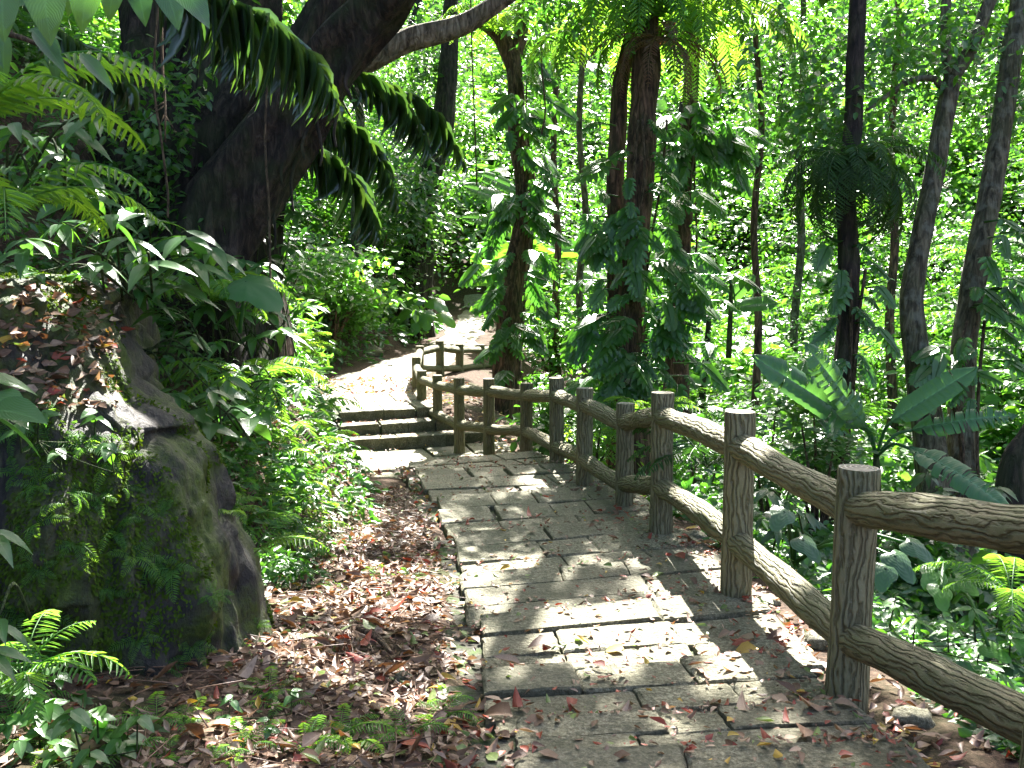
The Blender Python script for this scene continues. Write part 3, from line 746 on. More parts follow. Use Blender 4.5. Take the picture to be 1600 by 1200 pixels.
# A: dark leaning tree over the boulder
tA = [(318, 430), (345, 360), (395, 270), (455, 185), (520, 95), (590, 10), (650, -70)]
A_pts = trunk_from_px(tA, [7.6, 7.6, 7.5, 7.4, 7.2, 7.0, 6.8])
treeA, _, crownA = make_tree('leaning_tree', 'dark leaning tree hung with aerial roots above the boulder', tA, [7.6, 7.6, 7.5, 7.4, 7.2, 7.0, 6.8],
    [.36, .33, .29, .26, .22, .19, .16], M_BARK, hi(A_pts[-1], (.9, .4, 1.1), (1.6, 1.6, 2.6), (2.0, 3.0, 4.2)),
    limbs=[([(345, 380), (300, 300), (255, 200), (225, 90), (215, -40)], [.28, .24, .2, .17, .14], [7.8, 7.9, 8.0, 8.1, 8.2]),
           ([(300, 400), (230, 330), (150, 290), (60, 270), (-60, 240)], [.24, .2, .17, .15, .12], [7.8, 7.7, 7.4, 7.2, 7.0]),
           ([(395, 290), (330, 190), (310, 80), (330, -40)], [.2, .17, .15, .12], [8.2, 8.4, 8.6, 8.8]),
           ], seed=3, rough=.35, lobes=.35)
for pts, rr in (([(290, 520), (300, 430), (315, 340), (345, 250), (400, 170), (470, 90)], [.62, .58, .52, .44, .32, .19]), ([(230, 460), (225, 380), (215, 290), (225, 190), (250, 90), (270, -20)], [.4, .38, .36, .33, .3, .28]), ([(330, 300), (340, 200), (355, 100), (370, 0)], [.42, .38, .33, .28])):
    rm = MB(); q_ = trunk_from_px(pts, 8.35); q_ = np.vstack([q_[0] + np.array([-.05, .1, -1.6]), q_, q_[-1] + (q_[-1] - q_[-2]) * 1.6 + np.array([0, .3, .8]), q_[-1] + (q_[-1] - q_[-2]) * 3 + np.array([0, .9, 2.4])]); tube(rm, q_, [rr[0] * 1.25] + rr + [rr[-1] * .62, rr[-1] * .3], 26, .3, sub=8, seed=len(pts) + 2, lobes=.5); rm.build('fused_trunk', M_BARK, treeA)
rt = [(x0, y0, x1, y1, t) for x0, y0, x1, y1, t in [(470, 175, 455, 330, 7.3), (440, 215, 425, 390, 7.4), (500, 130, 498, 260, 7.2), (415, 250, 400, 400, 7.5), (385, 290, 372, 410, 7.6), (520, 110, 528, 230, 7.1),
      (455, 200, 440, 290, 7.2), (240, 160, 262, 400, 7.7), (285, 240, 300, 400, 7.8), (330, 150, 322, 380, 8.2), (350, 60, 345, 330, 8.4), (430, 120, 405, 330, 7.6), (480, 160, 476, 250, 7.2), (540, 90, 548, 160, 7.0)]]
for k, (x0, y0, x1, y1, t) in enumerate(rt):
    rm = MB(); n = 7; u = np.linspace(0, 1, n)
    pts = np.array([P(x0 + (x1 - x0) * q + 5 * math.sin(q * 7 + k), y0 + (y1 - y0) * q, t) for q in u]); tube(rm, pts, np.linspace(.022, .008, n) * (1.6 if k in (7, 8, 9) else 1), 7, .2, sub=3, seed=k)
    rm.build('aerial_root', M_BARK, treeA)
# the buttress mass under the leaning trunk
for pts, rr in (([(330, 440), (300, 380), (290, 300), (330, 210), (400, 120)], [.3, .27, .22, .17, .12]), ([(360, 440), (352, 380), (372, 330), (420, 250)], [.22, .17, .13, .08]), ([(285, 440), (265, 380), (215, 300), (175, 200)], [.2, .17, .13, .1])):
    rm = MB(); q_ = trunk_from_px(pts, 7.75); q_ = np.vstack([q_[0] + np.array([.05, 0, -1.4]), q_]); tube(rm, q_, [rr[0] * 1.2] + rr, 14, .35, sub=6, seed=len(pts), lobes=.35); rm.build('buttress_root', M_BARK, treeA)

treeP, P_pts, crownP = make_tree('tree', 'pale barked tree with a thick sunlit limb arching behind the leaning dark trunk', [(380, 400), (430, 260), (500, 150), (560, 100), (640, 62), (720, 40), (800, -10)],
    [10.5, 10.3, 10.2, 10, 10, 10, 10], [.17, .15, .14, .13, .12, .10, .08], M_BARKL, None, seed=5, rough=.2, lobes=.12)
treeB, B_pts, crownB = make_tree('tree', 'vine-wrapped brown tree standing where the fence ends at the bend', [(790, 600), (793, 540), (802, 450), (815, 360), (820, 290), (808, 200), (803, 110), (780, 55), (745, 30)],
    18.5, [.26, .25, .24, .2, .19, .16, .15, .16, .12], M_BARKR, None, limbs=[([(803, 110), (815, 50), (820, -30), (830, -200)], [.14, .12, .11, .09], [18.5] * 4)], seed=8)
crown_top = P(830, -200, 18.5); CROWN[-1][1] = crown_top
treeC, C_pts, crownC = make_tree('tree', 'thick reddish trunk with cut-leaf climbers and a bright nest fern on top', [(985, 640), (985, 560), (984, 470), (992, 380), (1000, 290), (1005, 190), (1008, 110), (1010, 40)],
    11.8, [.20, .18, .165, .155, .15, .145, .14, .135], M_BARKR, hi(P(1010, 40, 11.8), (.0, .2, 1.5), (.1, .4, 3.2), (.2, .8, 5.0)),
    limbs=[([(960, 640), (962, 500), (962, 380), (962, 260), (970, 130), (985, 60)], [.13, .12, .11, .11, .10, .08], [12.1] * 6)], seed=11)
treeC2, C2_pts, crownC2 = make_tree('tree', 'slim climber-covered trunk just right of the thick reddish one', [(1058, 560), (1060, 470), (1066, 380), (1070, 280), (1078, 180), (1085, 60)], 14.5, [.15, .14, .13, .12, .11, .1], M_BARKR,
    hi(P(1085, 60, 14.5), (.1, .2, 1.5), (.2, .5, 3.5)), seed=13)
treeD, D_pts, crownD = make_tree('tree', 'dark straight trunk carrying a drooping fern halfway up', [(1308, 735), (1312, 640), (1322, 540), (1326, 420), (1322, 300), (1332, 200), (1336, 90), (1340, -10)],
    9.4, [.115, .105, .10, .098, .092, .088, .08, .078], M_BARK, hi(P(1340, -10, 9.4), (.0, .2, 1.5), (.1, .5, 3.5), (.3, .8, 5)), seed=17, rough=.15, lobes=.1)
treeE, E_pts, crownE = make_tree('tree', 'grey-green tree forking into two stems near the top', [(1462, 800), (1452, 690), (1436, 580), (1424, 470), (1440, 370), (1460, 270), (1474, 190), (1488, 122)],
    9.8, [.17, .15, .13, .11, .10, .095, .09, .085], M_BARKP, None,
    limbs=[([(1488, 122), (1515, 80), (1535, 30), (1560, -40), (1590, -200)], [.075, .068, .062, .058, .05], [9.8] * 5), ([(1486, 130), (1478, 80), (1478, 20), (1480, -60), (1470, -220)], [.055, .05, .046, .042, .035], [9.8] * 5),
           ([(1476, 140), (1455, 122), (1420, 128), (1385, 150), (1355, 172)], [.04, .032, .028, .022, .015], [9.8, 9.7, 9.6, 9.6, 9.6])], seed=19, rough=.12, lobes=.08)
CROWN[-1][1] = P(1530, -200, 9.8)
treeF, F_pts, crownF = make_tree('tree', 'mottled pale trunk leaning to the right edge behind the banana leaves', [(1500, 805), (1505, 700), (1502, 600), (1512, 500), (1530, 390), (1550, 290), (1566, 190), (1580, 90), (1596, -20)],
    9.9, [.16, .14, .125, .115, .115, .105, .10, .098, .09], M_BARKP, hi(P(1596, -20, 9.9), (.2, .2, 1.5), (.5, .5, 3.5), (.8, .8, 5)), seed=23, rough=.12, lobes=.08)
treeG, G_pts, crownG = make_tree('tree', 'short dark crooked trunk at the right edge behind the top rail', [(1590, 830), (1580, 770), (1586, 720), (1612, 680), (1650, 610), (1690, 480)], 7.2, [.11, .1, .09, .085, .08, .07], M_BARK, hi(P(1690, 480, 7.2), (.5, .3, 1.5), (.7, .5, 3.2)), seed=29, rough=.12, lobes=.1)
treeH, H_pts, crownH = make_tree('tree', 'dark shaded trunk far back at the bend of the path', [(648, 500), (650, 420), (655, 350), (668, 280), (690, 200), (700, 100)], 29, [.5, .45, .4, .36, .3, .25], M_BARK, hi(P(700, 100, 29), (.1, .2, 2.0), (.3, .5, 5.0)), seed=31)
for k, (pxs, t, r, lab) in enumerate([
        ([(870, 560), (868, 480), (872, 380), (865, 250), (870, 100), (872, -20)], 24, .10, 'thin straight tree in the sunny gap between the two vine-wrapped trunks'),
        ([(915, 560), (905, 450), (915, 340), (905, 200), (912, 60), (912, -20)], 20, .08, 'thin slightly bent tree just left of the thick reddish trunk'),
        ([(1180, 640), (1185, 500), (1178, 350), (1190, 200), (1180, 50), (1180, -20)], 17, .07, 'slender pole-like tree in the bright undergrowth left of the fern-bearing trunk'),
        ([(1245, 640), (1240, 520), (1252, 380), (1248, 240), (1255, 100), (1255, -20)], 22, .10, 'slender far tree between the pole-like tree and the fern-bearing trunk'),
        ([(1395, 640), (1390, 500), (1398, 380), (1392, 250), (1400, 100), (1405, -20)], 18, .09, 'slender tree seen between the fern-bearing trunk and the forking one'),
        ([(560, 420), (555, 340), (565, 240), (560, 120), (570, 0), (575, -40)], 26, .14, 'slim tree on the left bank beyond the fence bend')]):
    make_tree('slender_tree', lab, pxs, t, np.linspace(r, r * .6, 6), M_BARKP if k % 2 else M_BARKR, None, seed=40 + k, rough=.12, lobes=.05)

# in-frame crown foliage
def add_cloud(cm, px, py, t, rx, ry, rd, n, size, shape=L_HEX, filt=False):
    c = P(px, py, t); r = np.array([rx / F * t, rd, ry / F * t]); p, cc = clumps(c, r, max(6, n // 22), 22, .22 * (t / 10) ** .5)
    p = p[unlit(p)]
    leaf_cloud(cm, p, size, shape); return cc
add_cloud(crownE, 1270, 120, 9.9, 110, 110, .8, 1500, .10)
add_cloud(crownE, 1420, 60, 9.9, 90, 90, .8, 900, .10)
add_cloud(crownD, 1230, 30, 9.6, 90, 70, .8, 900, .10)
add_cloud(crownF, 1590, 160, 10.2, 60, 150, .7, 700, .10)
add_cloud(crownE, 1320, 210, 10.5, 110, 50, .6, 700, .10)
add_cloud(crownP, 660, 30, 10.2, 150, 60, .8, 1800, .10)
add_cloud(crownP, 850, -10, 11.0, 120, 60, .8, 1000, .11)
add_cloud(crownA, 520, 20, 8.5, 130, 60, .6, 700, .10)
for _x, _y, _n in ((250, 120, 240), (300, 230, 200), (210, 250, 260), (360, 150, 160), (420, 280, 160), (470, 190, 120), (230, 340, 260), (330, 350, 160)): add_cloud(crownA, _x, _y, 7.35, 60, 55, .25, _n, .085)
add_cloud(crownH, 640, 320, 28, 110, 110, 2, 3000, .2)
add_cloud(crownH, 690, 110, 30, 90, 60, 2, 2200, .2)
for k in range(6):
    e, tp, mt, cm, pp = CROWN[-6 + k]; x, y, t = proj(tp)
    add_cloud(cm, float(x), 40, float(t), 75, 110, 1.2, 1400, .13)
    add_cloud(cm, float(x) + 10, 230, float(t), 55, 110, 1.0, 700, .12)
# shade canopy above the frame: blockers on the sun's side of everything that is in shade
gx_, gy_ = np.meshgrid(np.arange(-8.5, 10.5, .33), np.arange(.5, 21.5, .33)); gxy = np.stack([gx_.ravel(), gy_.ravel()], 1) + rng.normal(0, .1, (gx_.size, 2))
SP = []
for lay in range(3):
    base = np.stack([gxy[:, 0], gxy[:, 1], ground(gxy[:, 0], gxy[:, 1])], 1)
    h = np.maximum(8.2 + lay * 1.3, 6.2 + gxy[:, 1] * .32 + lay * 1.3) + U(-.6, .6, len(gxy))
    c = base * np.array([1, 1, .4]) + SUN * (h / SUN[2])[:, None]
    keep = np.ones(len(c), bool)
    pat = np.sin(gxy[:, 0] * 1.9 + 1) * np.sin(gxy[:, 1] * 1.3 + gxy[:, 0] * .6) 
    right = (gxy[:, 0] > 1.9 - .12 * gxy[:, 1]) & (gxy[:, 0] > xc(gxy[:, 1]) + 1.1); keep &= ~(right & (pat > -.05)); keep &= ~(right & (lay > 0) & (rng.random(len(c)) < .6))
    far = gxy[:, 1] > 14; keep &= ~(far & (rng.random(len(c)) < .45))
    SP.append(c[keep])
# extra dense roof of unseen leaves, added to darken the leaning tree
gx_, gy_ = np.meshgrid(np.arange(-9, -.3, .4), np.arange(3, 16, .4)); q = np.stack([gx_.ravel(), gy_.ravel(), 4.6 + .25 * gy_.ravel() + U(-.6, .8, gx_.size)], 1); SP.append(q)
for (x0, x1, y0, y1, t) in ((1170, 1620, -20, 330, 9.6), (1240, 1420, 200, 420, 9.4), (180, 560, 20, 420, 7.9), (180, 560, 20, 420, 7.4), (620, 700, 240, 440, 28), (1120, 1460, 640, 860, 7.2), (1120, 1460, 640, 860, 6.6)):  # more leaves added up-sun of chosen regions to darken them
    nn = int((x1 - x0) * (y1 - y0) / 420); q = np.array([P(U(x0, x1), U(y0, y1), t) for _ in range(nn)]); SP.append(q + SUN * U(4.5, 7.5, nn)[:, None])
SP = np.concatenate(SP)
L = (SP[:, None] + rng.normal(0, 1, (len(SP), 6, 3)) * np.array([.2, .2, .12])).reshape(-1, 3)
x_, y_, t_ = proj(L); inframe = (x_ > -60) & (x_ < 1660) & (y_ > -25) & (t_ > 0)
L = L[unlit(L) & ~inframe]
names = {0: crownA, 2: crownB, 3: crownC, 4: crownC2, 5: crownD, 6: crownE, 7: crownF}
keys = [0, 2, 3, 5, 6, 7]; cents = np.array([[-3, 10], [-1, 19], [1.6, 14], [3.2, 12], [5.3, 12], [7, 11]])
own = np.argmin(np.linalg.norm(L[:, None, :2] - cents[None], axis=2), 1)
for q, k in enumerate(keys):
    leaf_cloud(CROWN[k][3], L[own == q], .26, L_HEXW, droop=.25, up=1.0)  # unseen shade leaves, gaps shaped for the sun patches, join the tree foliage
    # limbs reaching into the canopy
    tgt = L[own == q]
    if len(tgt):
        for s_ in range(7):
            a = CROWN[k][1]; b = tgt[rng.integers(len(tgt))]; mid = (a + b) / 2 + np.array([0, 0, .5]); pp = np.array([a, mid, b]); xx, yy, tt = proj(pp)
            if ((yy[1:] > -10) & (xx[1:] > -20) & (xx[1:] < 1620)).any(): continue
            lm = MB(); tube(lm, pp, [.09, .06, .02], 8, .15, sub=5, seed=s_); lm.build('limb', CROWN[k][2], CROWN[k][0])
for k, (e, tp, mt, cm, pp) in enumerate(CROWN):
    if cm.n: cm.build('crown_and_shade', M_LEAF if k not in (8, 9) else M_DARK, e)
# ------------------------------------------------------------------ masses of foliage nobody could count
def domes(mb, base, rad, per, size, shape, flat=.75, droop=.35, up=.8):
    """leafy mounds: base (k,3), rad (k,), leaves spread over each mound's upper shell"""
    k = len(base); v = nrm(rng.normal(0, 1, (k, per, 3))); v[..., 2] = np.abs(v[..., 2]) * 1.1 - .25
    q = U(.55, 1.05, (k, per))[..., None]
    off = v * q * rad[:, None, None] * np.array([1, 1, flat])
    pos = (base[:, None] + off).reshape(-1, 3); out = (v * .8).reshape(-1, 3)
    leaf_cloud(mb, pos, np.repeat(size, per), shape, droop, up, 0, out)
def polar(n, a0, a1, d0, d1):
    a = np.radians(U(a0, a1, n)); d = np.exp(U(math.log(d0), math.log(d1), n)); return d * np.sin(a), d * np.cos(a), d
def clear_path(x, y, m): return (np.abs(x - xc(y)) > hw(y) + m) | (y > 37)
FRB = frond_shape(1, 13, .22, .085, .35, 1.3, .3, .008)
# far hillside
fm = MB(); x, y, d = polar(3300, -40, 40, 14, 80); ok = clear_path(x, y, .5 + .02 * d) & ((x > xc(y) + hw(y) + 3.4 * (y < 27)) | (y > 26)); x, y, d = x[ok], y[ok], d[ok]
base = np.stack([x, y, ground(x, y) + U(0, 1, len(x)) ** 1.3 * .10 * d], 1)
for k, (shape, fr) in enumerate(((L_HEX, .45), (L_HEXN, .25), (L_HEXW, .3))):
    pick = rng.random(len(x)) < .5
    domes(fm, base[pick], .046 * d[pick] * np.exp(rng.normal(0, .35, pick.sum())), 84, .0068 * d[pick] * np.exp(rng.normal(0, .48, pick.sum())), shape)
x, y, d = polar(260, -38, 40, 17, 60); ok = clear_path(x, y, 1.5 + .03 * d) & ((x > xc(y) + 2) | (y > 26)); x, y, d = x[ok], y[ok], d[ok]
base = np.stack([x, y, ground(x, y) + U(.05, .17, len(x)) * d], 1)
for b_, d_ in zip(base, d):
    p_, cc_ = clumps(b_, (.05 * d_, .05 * d_, .04 * d_), 12, 20, .016 * d_); leaf_cloud(fm, p_, .0048 * d_, L_HEX, mi=1)
    if rng.random() < .12: tube(fm, [cc_[0] * [1, 1, 0] + [0, 0, ground(cc_[0][0], cc_[0][1]) - .3], b_ * [1, 1, .6] + cc_[1] * [0, 0, .4], b_ + [0, 0, .03 * d_]], [.004 * d_, .003 * d_, .0015 * d_], 6, sub=3, mi=2)
x, y, d = polar(760, -38, 40, 13, 50); ok = clear_path(x, y, 1 + .02 * d) & ((x > xc(y) + hw(y) + 3.8 * (y < 27)) | (y > 26)); x, y, d = x[ok], y[ok], d[ok]
for x_, y_, d_ in zip(x, y, d):
    c_ = np.array([x_, y_, ground(x_, y_) + U(.01, .11) * d_]); n_ = rng.integers(6, 11); a_ = U(0, 6.28, n_)
    if rng.random() < .5:
        dd = np.stack([np.cos(a_), np.sin(a_), U(.1, .7, n_)], 1); fm.inst(FRB, frames(dd, np.array([0, 0, 1.]), np.minimum(.07 * d_, 1.7) * U(.6, 1.2, n_)), np.repeat(c_[None], n_, 0))
    else:
        dd = np.stack([np.cos(a_), np.sin(a_) - .2, U(-.5, .5, n_)], 1); fm.inst(L_OVW if rng.random() < .5 else L_LANCE, frames(dd, np.array([0, -.35, 1.]), .024 * d_ * U(.7, 1.2, n_)), c_ + dd * .008 * d_)
for px_, py_, t_, rx_, n_ in ((690, 175, 33, 2.0, 1500), (620, 130, 34, 1.6, 900), (745, 200, 32, 1.0, 600), (560, 470, 24, 1.2, 700), (520, 420, 22, 1.2, 700)):
    p_, cc_ = clumps(P(px_, py_, t_), (rx_, .9, rx_ * .5), 30, n_ // 30, .28); leaf_cloud(fm, p_, .17, L_HEXW, .15, .8, 0, None, .16)
tag(fm.build('far_woodland', [M_LEAFY, M_LEAF, M_BARK]), 'bright sunlit woodland covering the far slope behind the trees', 'woodland', kind='stuff')
# undergrowth beyond the fence
um = MB(); x, y, d = polar(5200, -14, 46, 3.6, 19)
s_ = x - xc(y) - hw(y); ok = (s_ > .28 + .02 * d + 1.3 * smooth(12, 13.5, y)) & (y > 1.5); x, y, d, s_ = x[ok], y[ok], d[ok], s_[ok]
hh = U(0, 1, len(x)) ** 2 * np.minimum(.16 * np.maximum(d - 4.5, 0), 1.5) * smooth(.3, 2.5, s_)
lowk = 1 - .72 * ((y > 11.5) & (y < 25) & (s_ < 3.2)); hh = hh * lowk
base = np.stack([x, y, ground(x, y) + hh], 1)
for shape, szk, dr in ((L_HEX, .0085, .3), (L_HEXN, .011, .5), (L_HEXW, .008, .2)):
    pick = rng.random(len(x)) < .42
    domes(um, base[pick], lowk[pick] * (.06 + .021 * d[pick]) * U(.6, 1.3, pick.sum()) * smooth(0, 1, s_[pick] + .3), 22, (.018 + szk * d[pick]) * U(.6, 1.3, pick.sum()), shape, droop=dr)
tag(um.build('undergrowth', M_LEAF), 'dense green undergrowth falling away behind the log fence', 'undergrowth', kind='stuff')
# undergrowth on the left bank
bm_ = MB(); x, y, d = polar(7000, -60, 2, 4.2, 26)
x2, y2, d2 = polar(2600, -22, 1, 12, 32); x, y, d = np.append(x, x2), np.append(y, y2), np.append(d, d2)
L_ = xc(y) - x - hw(y); ok = (L_ > np.interp(y, [0, 5, 8, 12, 20, 26], [1.5, .9, .6, .4, .4, .4])); x, y, d, L_ = x[ok], y[ok], d[ok], L_[ok]
cover = smooth(.4, 1.6, L_)
inrock = (x < -.9) & (y < 5.6) & (y > 3.3); under = (np.abs(x + 2.6) < 1.0) & (np.abs(y - 7.9) < .6)
ok = ~inrock & ~under & (rng.random(len(x)) < .35 + .65 * cover); x, y, d, L_ = x[ok], y[ok], d[ok], L_[ok]
hh = U(0, 1, len(x)) ** 1.6 * np.minimum(.07 * d, 1.4) * smooth(.3, 2.2, L_)
base = np.stack([x, y, ground(x, y) + hh], 1)
for shape, szk, dr in ((L_HEX, .007, .35), (L_HEXN, .0085, .5), (L_HEXN, .006, .6)):
    pick = rng.random(len(x)) < .42
    domes(bm_, base[pick], (.05 + .018 * d[pick]) * U(.6, 1.3, pick.sum()), 24, (.02 + szk * d[pick]) * U(.6, 1.3, pick.sum()), shape, droop=dr)
tag(bm_.build('bank_undergrowth', M_LEAF), 'low leafy plants carpeting the left bank', 'undergrowth', kind='stuff')

# leaf litter (the uncountable rest)
lm_ = MB()
def litter(n, xr, yr, cond, dens=1.0):
    x = U(*xr, n); y = U(*yr, n); ok = cond(x, y); x, y = x[ok], y[ok]; k = len(x)
    pos = np.stack([x, y, ground(x, y) + U(.0, .03, k)], 1)
    return pos
def put_litter(mb, pos, up, s0=.05, s1=.10, pal=(.62, .14, .14, .05, .05)):
    k = len(pos); a = U(0, 2 * math.pi, k); d = np.stack([np.cos(a), np.sin(a), U(-.25, .35, k)], 1)
    nn = np.broadcast_to(up, (k, 3)) + rng.normal(0, .32, (k, 3)); nn = np.where(rng.random((k, 1)) < .4, -nn, nn)
    sh = rng.integers(0, 4, k); cl = rng.choice(5, k, p=pal)
    for a_ in range(4):
        for c_ in range(5):
            m_ = (sh == a_) & (cl == c_)
            if m_.any(): mb.inst(L_DRY[a_], frames(d[m_], nn[m_], U(s0, s1, m_.sum())), pos[m_], None, c_)
def left_zone(x, y): 
    L_ = xc(y) - x - hw(y); return (L_ > .05) & (L_ < 2.2) & (rng.random(len(x)) < np.exp(-((L_ - .5) / .9) ** 2)) & ~((x < -1.3) & (y < 5.2) & (y > 3.9))
put_litter(lm_, litter(26000, (-2.6, 1), (2.2, 9.5), left_zone), np.array([0, 0, 1.]), .022, .07, (.64, .06, .21, .02, .07))
put_litter(lm_, litter(11000, (-.5, 3), (2.2, 12), lambda x, y: (x - xc(y) - hw(y) > -.04) & (rng.random(len(x)) < np.exp(-(x - xc(y) - hw(y)) / .42))), np.array([0, 0, 1.]), .035, .085)
put_litter(lm_, litter(5000, (-4, 0), (11, 20), lambda x, y: rng.random(len(x)) < .5 * np.exp(-np.maximum(0, np.abs(x - xc(y)) - hw(y)) ** 2)) + np.array([0, 0, .06]), np.array([0, 0, 1.]), .06, .12, (.3, .05, .4, .2, .05))
def path_pts(n):
    o = []
    for _ in range(n):
        z, nl, nr, fl, fr, rows, b = TREADS[rng.integers(0, len(TREADS))]; u, v = U(0, 1), U(0, 1)
        if rng.random() < .3: u = 1 - abs(rng.normal(0, .12))
        if rng.random() < .35: v = np.clip((rows[0] if rows and rng.random() < .5 else 1) + rng.normal(0, .03), 0, 1)
        q = (nl + (nr - nl) * u) * (1 - v) + (fl + (fr - fl) * u) * v; o.append((q[0], q[1], z + .012))
    return np.array(o)
put_litter(lm_, path_pts(4200), np.array([0, 0, 1.]), .012, .05, (.38, .2, .28, .04, .1))
put_litter(lm_, litter(1500, (-2.6, 1), (2.2, 7), left_zone) + np.array([0, 0, .015]), np.array([0, 0, 1.]), .065, .115, (.7, .08, .14, .03, .05))
STK = (lambda m_: (tube(m_, [(0, 0, 0), (.03, .5, .03), (0, 1, 0)], [.012, .01, .006], 4), mb_shape(m_))[1])(MB())
p_ = litter(2600, (-2.6, 1), (2.2, 9.5), left_zone); a_ = U(0, 6.28, len(p_)); lm_.inst(STK, frames(np.stack([np.cos(a_), np.sin(a_), U(-.15, .2, len(p_))], 1), np.array([0, 0, 1.]), U(.05, .28, len(p_))), p_ + np.array([0, 0, .015]), None, 0)
kp = []
for _ in range(900):
    z, nl, nr, fl, fr, rows, b = TREADS[rng.integers(0, 11)]; v = U(0, 1); e = nrm(nr - nl); q = nl + (fl - nl) * v - e * U(-.03, b + .06) ; kp.append((q[0], q[1], z - .03))
put_litter(lm_, np.array(kp), np.array([0, 0, 1.]), .03, .075, (.5, .14, .22, .03, .11))
# litter on the ledge of the boulder
lp = []
while len(lp) < 420:
    h, n = rock_hit(U(-40, 190), U(440, 640))
    if h is not None and n[2] > .25 and rng.random() < (1.2 - (h[2] < 1.1)): lp.append((h + n * .01, n))
    elif rng.random() < .02: lp.append((np.array(P(60, 520, 4.1)), np.array([0, -.5, .8])))
put_litter(lm_, np.array([a for a, b in lp]), np.array([b for a, b in lp]), .035, .075, (.55, .04, .36, .02, .03))
tag(lm_.build('leaf_litter', DRYL), 'brown and pinkish fallen leaves covering the ground along the steps', 'leaf litter', kind='stuff')

# ------------------------------------------------------------------ fallen leaves lying on the steps, one object each
def tread_z(x, y):
    for (z, nl, nr, fl, fr, rows, b) in TREADS:
        q = [nl, nr, fr, fl]; ins = True
        for a in range(4):
            e = q[(a + 1) % 4] - q[a]
            if e[0] * (y - q[a][1]) - e[1] * (x - q[a][0]) < 0: ins = False; break
        if ins: return z
    return None
FL = {}
for c in M_DRY:
    for a in range(4):
        m = MB(); m.add(L_DRY[a][0], L_DRY[a][1], None, np.column_stack([L_DRY[a][3][:, :2], np.full(len(L_DRY[a][0]), .3 + .15 * a)])); FL[c, a] = m.mesh('fallen_leaf', M_DRY[c])
LAB = {'brown': 'dull brown dry leaf lying on the concrete steps', 'red': 'small dark red fallen leaf lying on the concrete steps', 'tan': 'pale tan curled leaf lying on the concrete steps',
       'yellow': 'small yellow fallen leaf lying on the concrete steps', 'green': 'small green fallen leaf lying on the concrete steps'}
def fallen(x, y, z, c, s, a=None, rz=None, label=None):
    o = bpy.data.objects.new('fallen_leaf', FL[c, rng.integers(0, 4) if a is None else a]); COL.objects.link(o)
    o.location = (x, y, z + .012 + s * .05); o.scale = (s, s, s); o.rotation_euler = (U(-.3, .3), U(-.35, .35), U(0, 6.28) if rz is None else rz)
    tag(o, label or LAB[c], 'leaf', 'fallen leaves on the steps'); return o
cnt = 0
while cnt < 275:
    t_ = rng.integers(0, len(TREADS)) if rng.random() < .35 else rng.integers(1, 8)
    z, nl, nr, fl, fr, rows, b = TREADS[t_]; u, v = U(.02, .98), U(.03, .97)
    if rng.random() < .35: u = 1 - abs(rng.normal(0, .2))
    q = (nl + (nr - nl) * u) * (1 - v) + (fl + (fr - fl) * u) * v
    zz = tread_z(q[0], q[1])
    if zz is None: continue
    X_, Y_, t2 = proj(np.array([q[0], q[1], zz]))
    if not (-20 < X_ < 1600 and Y_ < 1190): continue
    c = rng.choice(list(M_DRY), p=(.4, .22, .22, .06, .1)); fallen(q[0], q[1], zz, c, U(.045, .075) if rng.random() < .75 else U(.075, .12)); cnt += 1
for px_, py_, c, s, lab in ((1185, 1020, 'yellow', .15, 'large golden yellow leaf with a ragged edge, on the step between the two nearest posts'), (1225, 1030, 'brown', .13, 'big curled brown leaf against the large golden yellow one'),
        (975, 1020, 'yellow', .13, 'pale yellow leaf with notched edge in the middle of the sunlit step'), (922, 1012, 'yellow', .075, 'oval yellow leaf left of the notched pale yellow leaf'),
        (1126, 1020, 'red', .065, 'bright red leaf left of the large golden yellow leaf'), (815, 1045, 'tan', .13, 'wide pale beige leaf at the left end of the steps'),
        (870, 1012, 'brown', .16, 'long curled dark brown leaf in the gap between two slabs'), (800, 890, 'yellow', .085, 'narrow yellow leaf lying on the step beside the slab gap'),
        (815, 1070, 'green', .10, 'light green leaf on the sunlit front slab'), (800, 1125, 'brown', .16, 'long dark curled leaf on the edge of the sunlit front slab'),
        (1320, 1155, 'red', .12, 'reddish brown leaf flat on the dark step below the nearest post'), (1440, 1180, 'yellow', .11, 'yellow-green leaf at the bottom right end of the steps'), (1235, 998, 'brown', .16, 'long brown curled leaf just above the large golden yellow one')):
    q, t_ = gpt(px_, py_, .05); z = tread_z(q[0], q[1])
    q2 = onz(px_, py_, z if z is not None else zp(q[1])); fallen(q2[0], q2[1], z if z is not None else zp(q[1]), c, s, None, U(-.6, .6) + math.pi / 2, lab)

# ------------------------------------------------------------------ ferns
FR = [frond_shape(1, 17, .2, .075, r, d, .25, .01) for r, d in ((.9, 1.5), (.6, 1.3), (1.1, 1.9))]
def fern_mesh(nf, spread=1.0, up=.5, mat=M_FERN, seed=0, kinds=FR, name='fern'):
    r = np.random.default_rng(seed); m = MB()
    for k in range(nf):
        a = 2 * math.pi * k / nf * spread + r.uniform(-.4, .4); s = r.uniform(.65, 1.1); ca, sa = math.cos(a), math.sin(a)
        R = np.array([[ca, -sa, 0], [sa, ca, 0], [0, 0, 1.]]) * s; sh = kinds[r.integers(len(kinds))]
        m.inst(sh, R[None], np.zeros((1, 3)), np.array([r.random()]))
    return m.mesh(name, mat)
FERN_R = [fern_mesh(7, 1, .5, M_FERN, s) for s in range(3)]
FERN_H = [fern_mesh(4, .5, .5, M_FERN, 10 + s) for s in range(3)]     # one-sided tufts hanging from rock
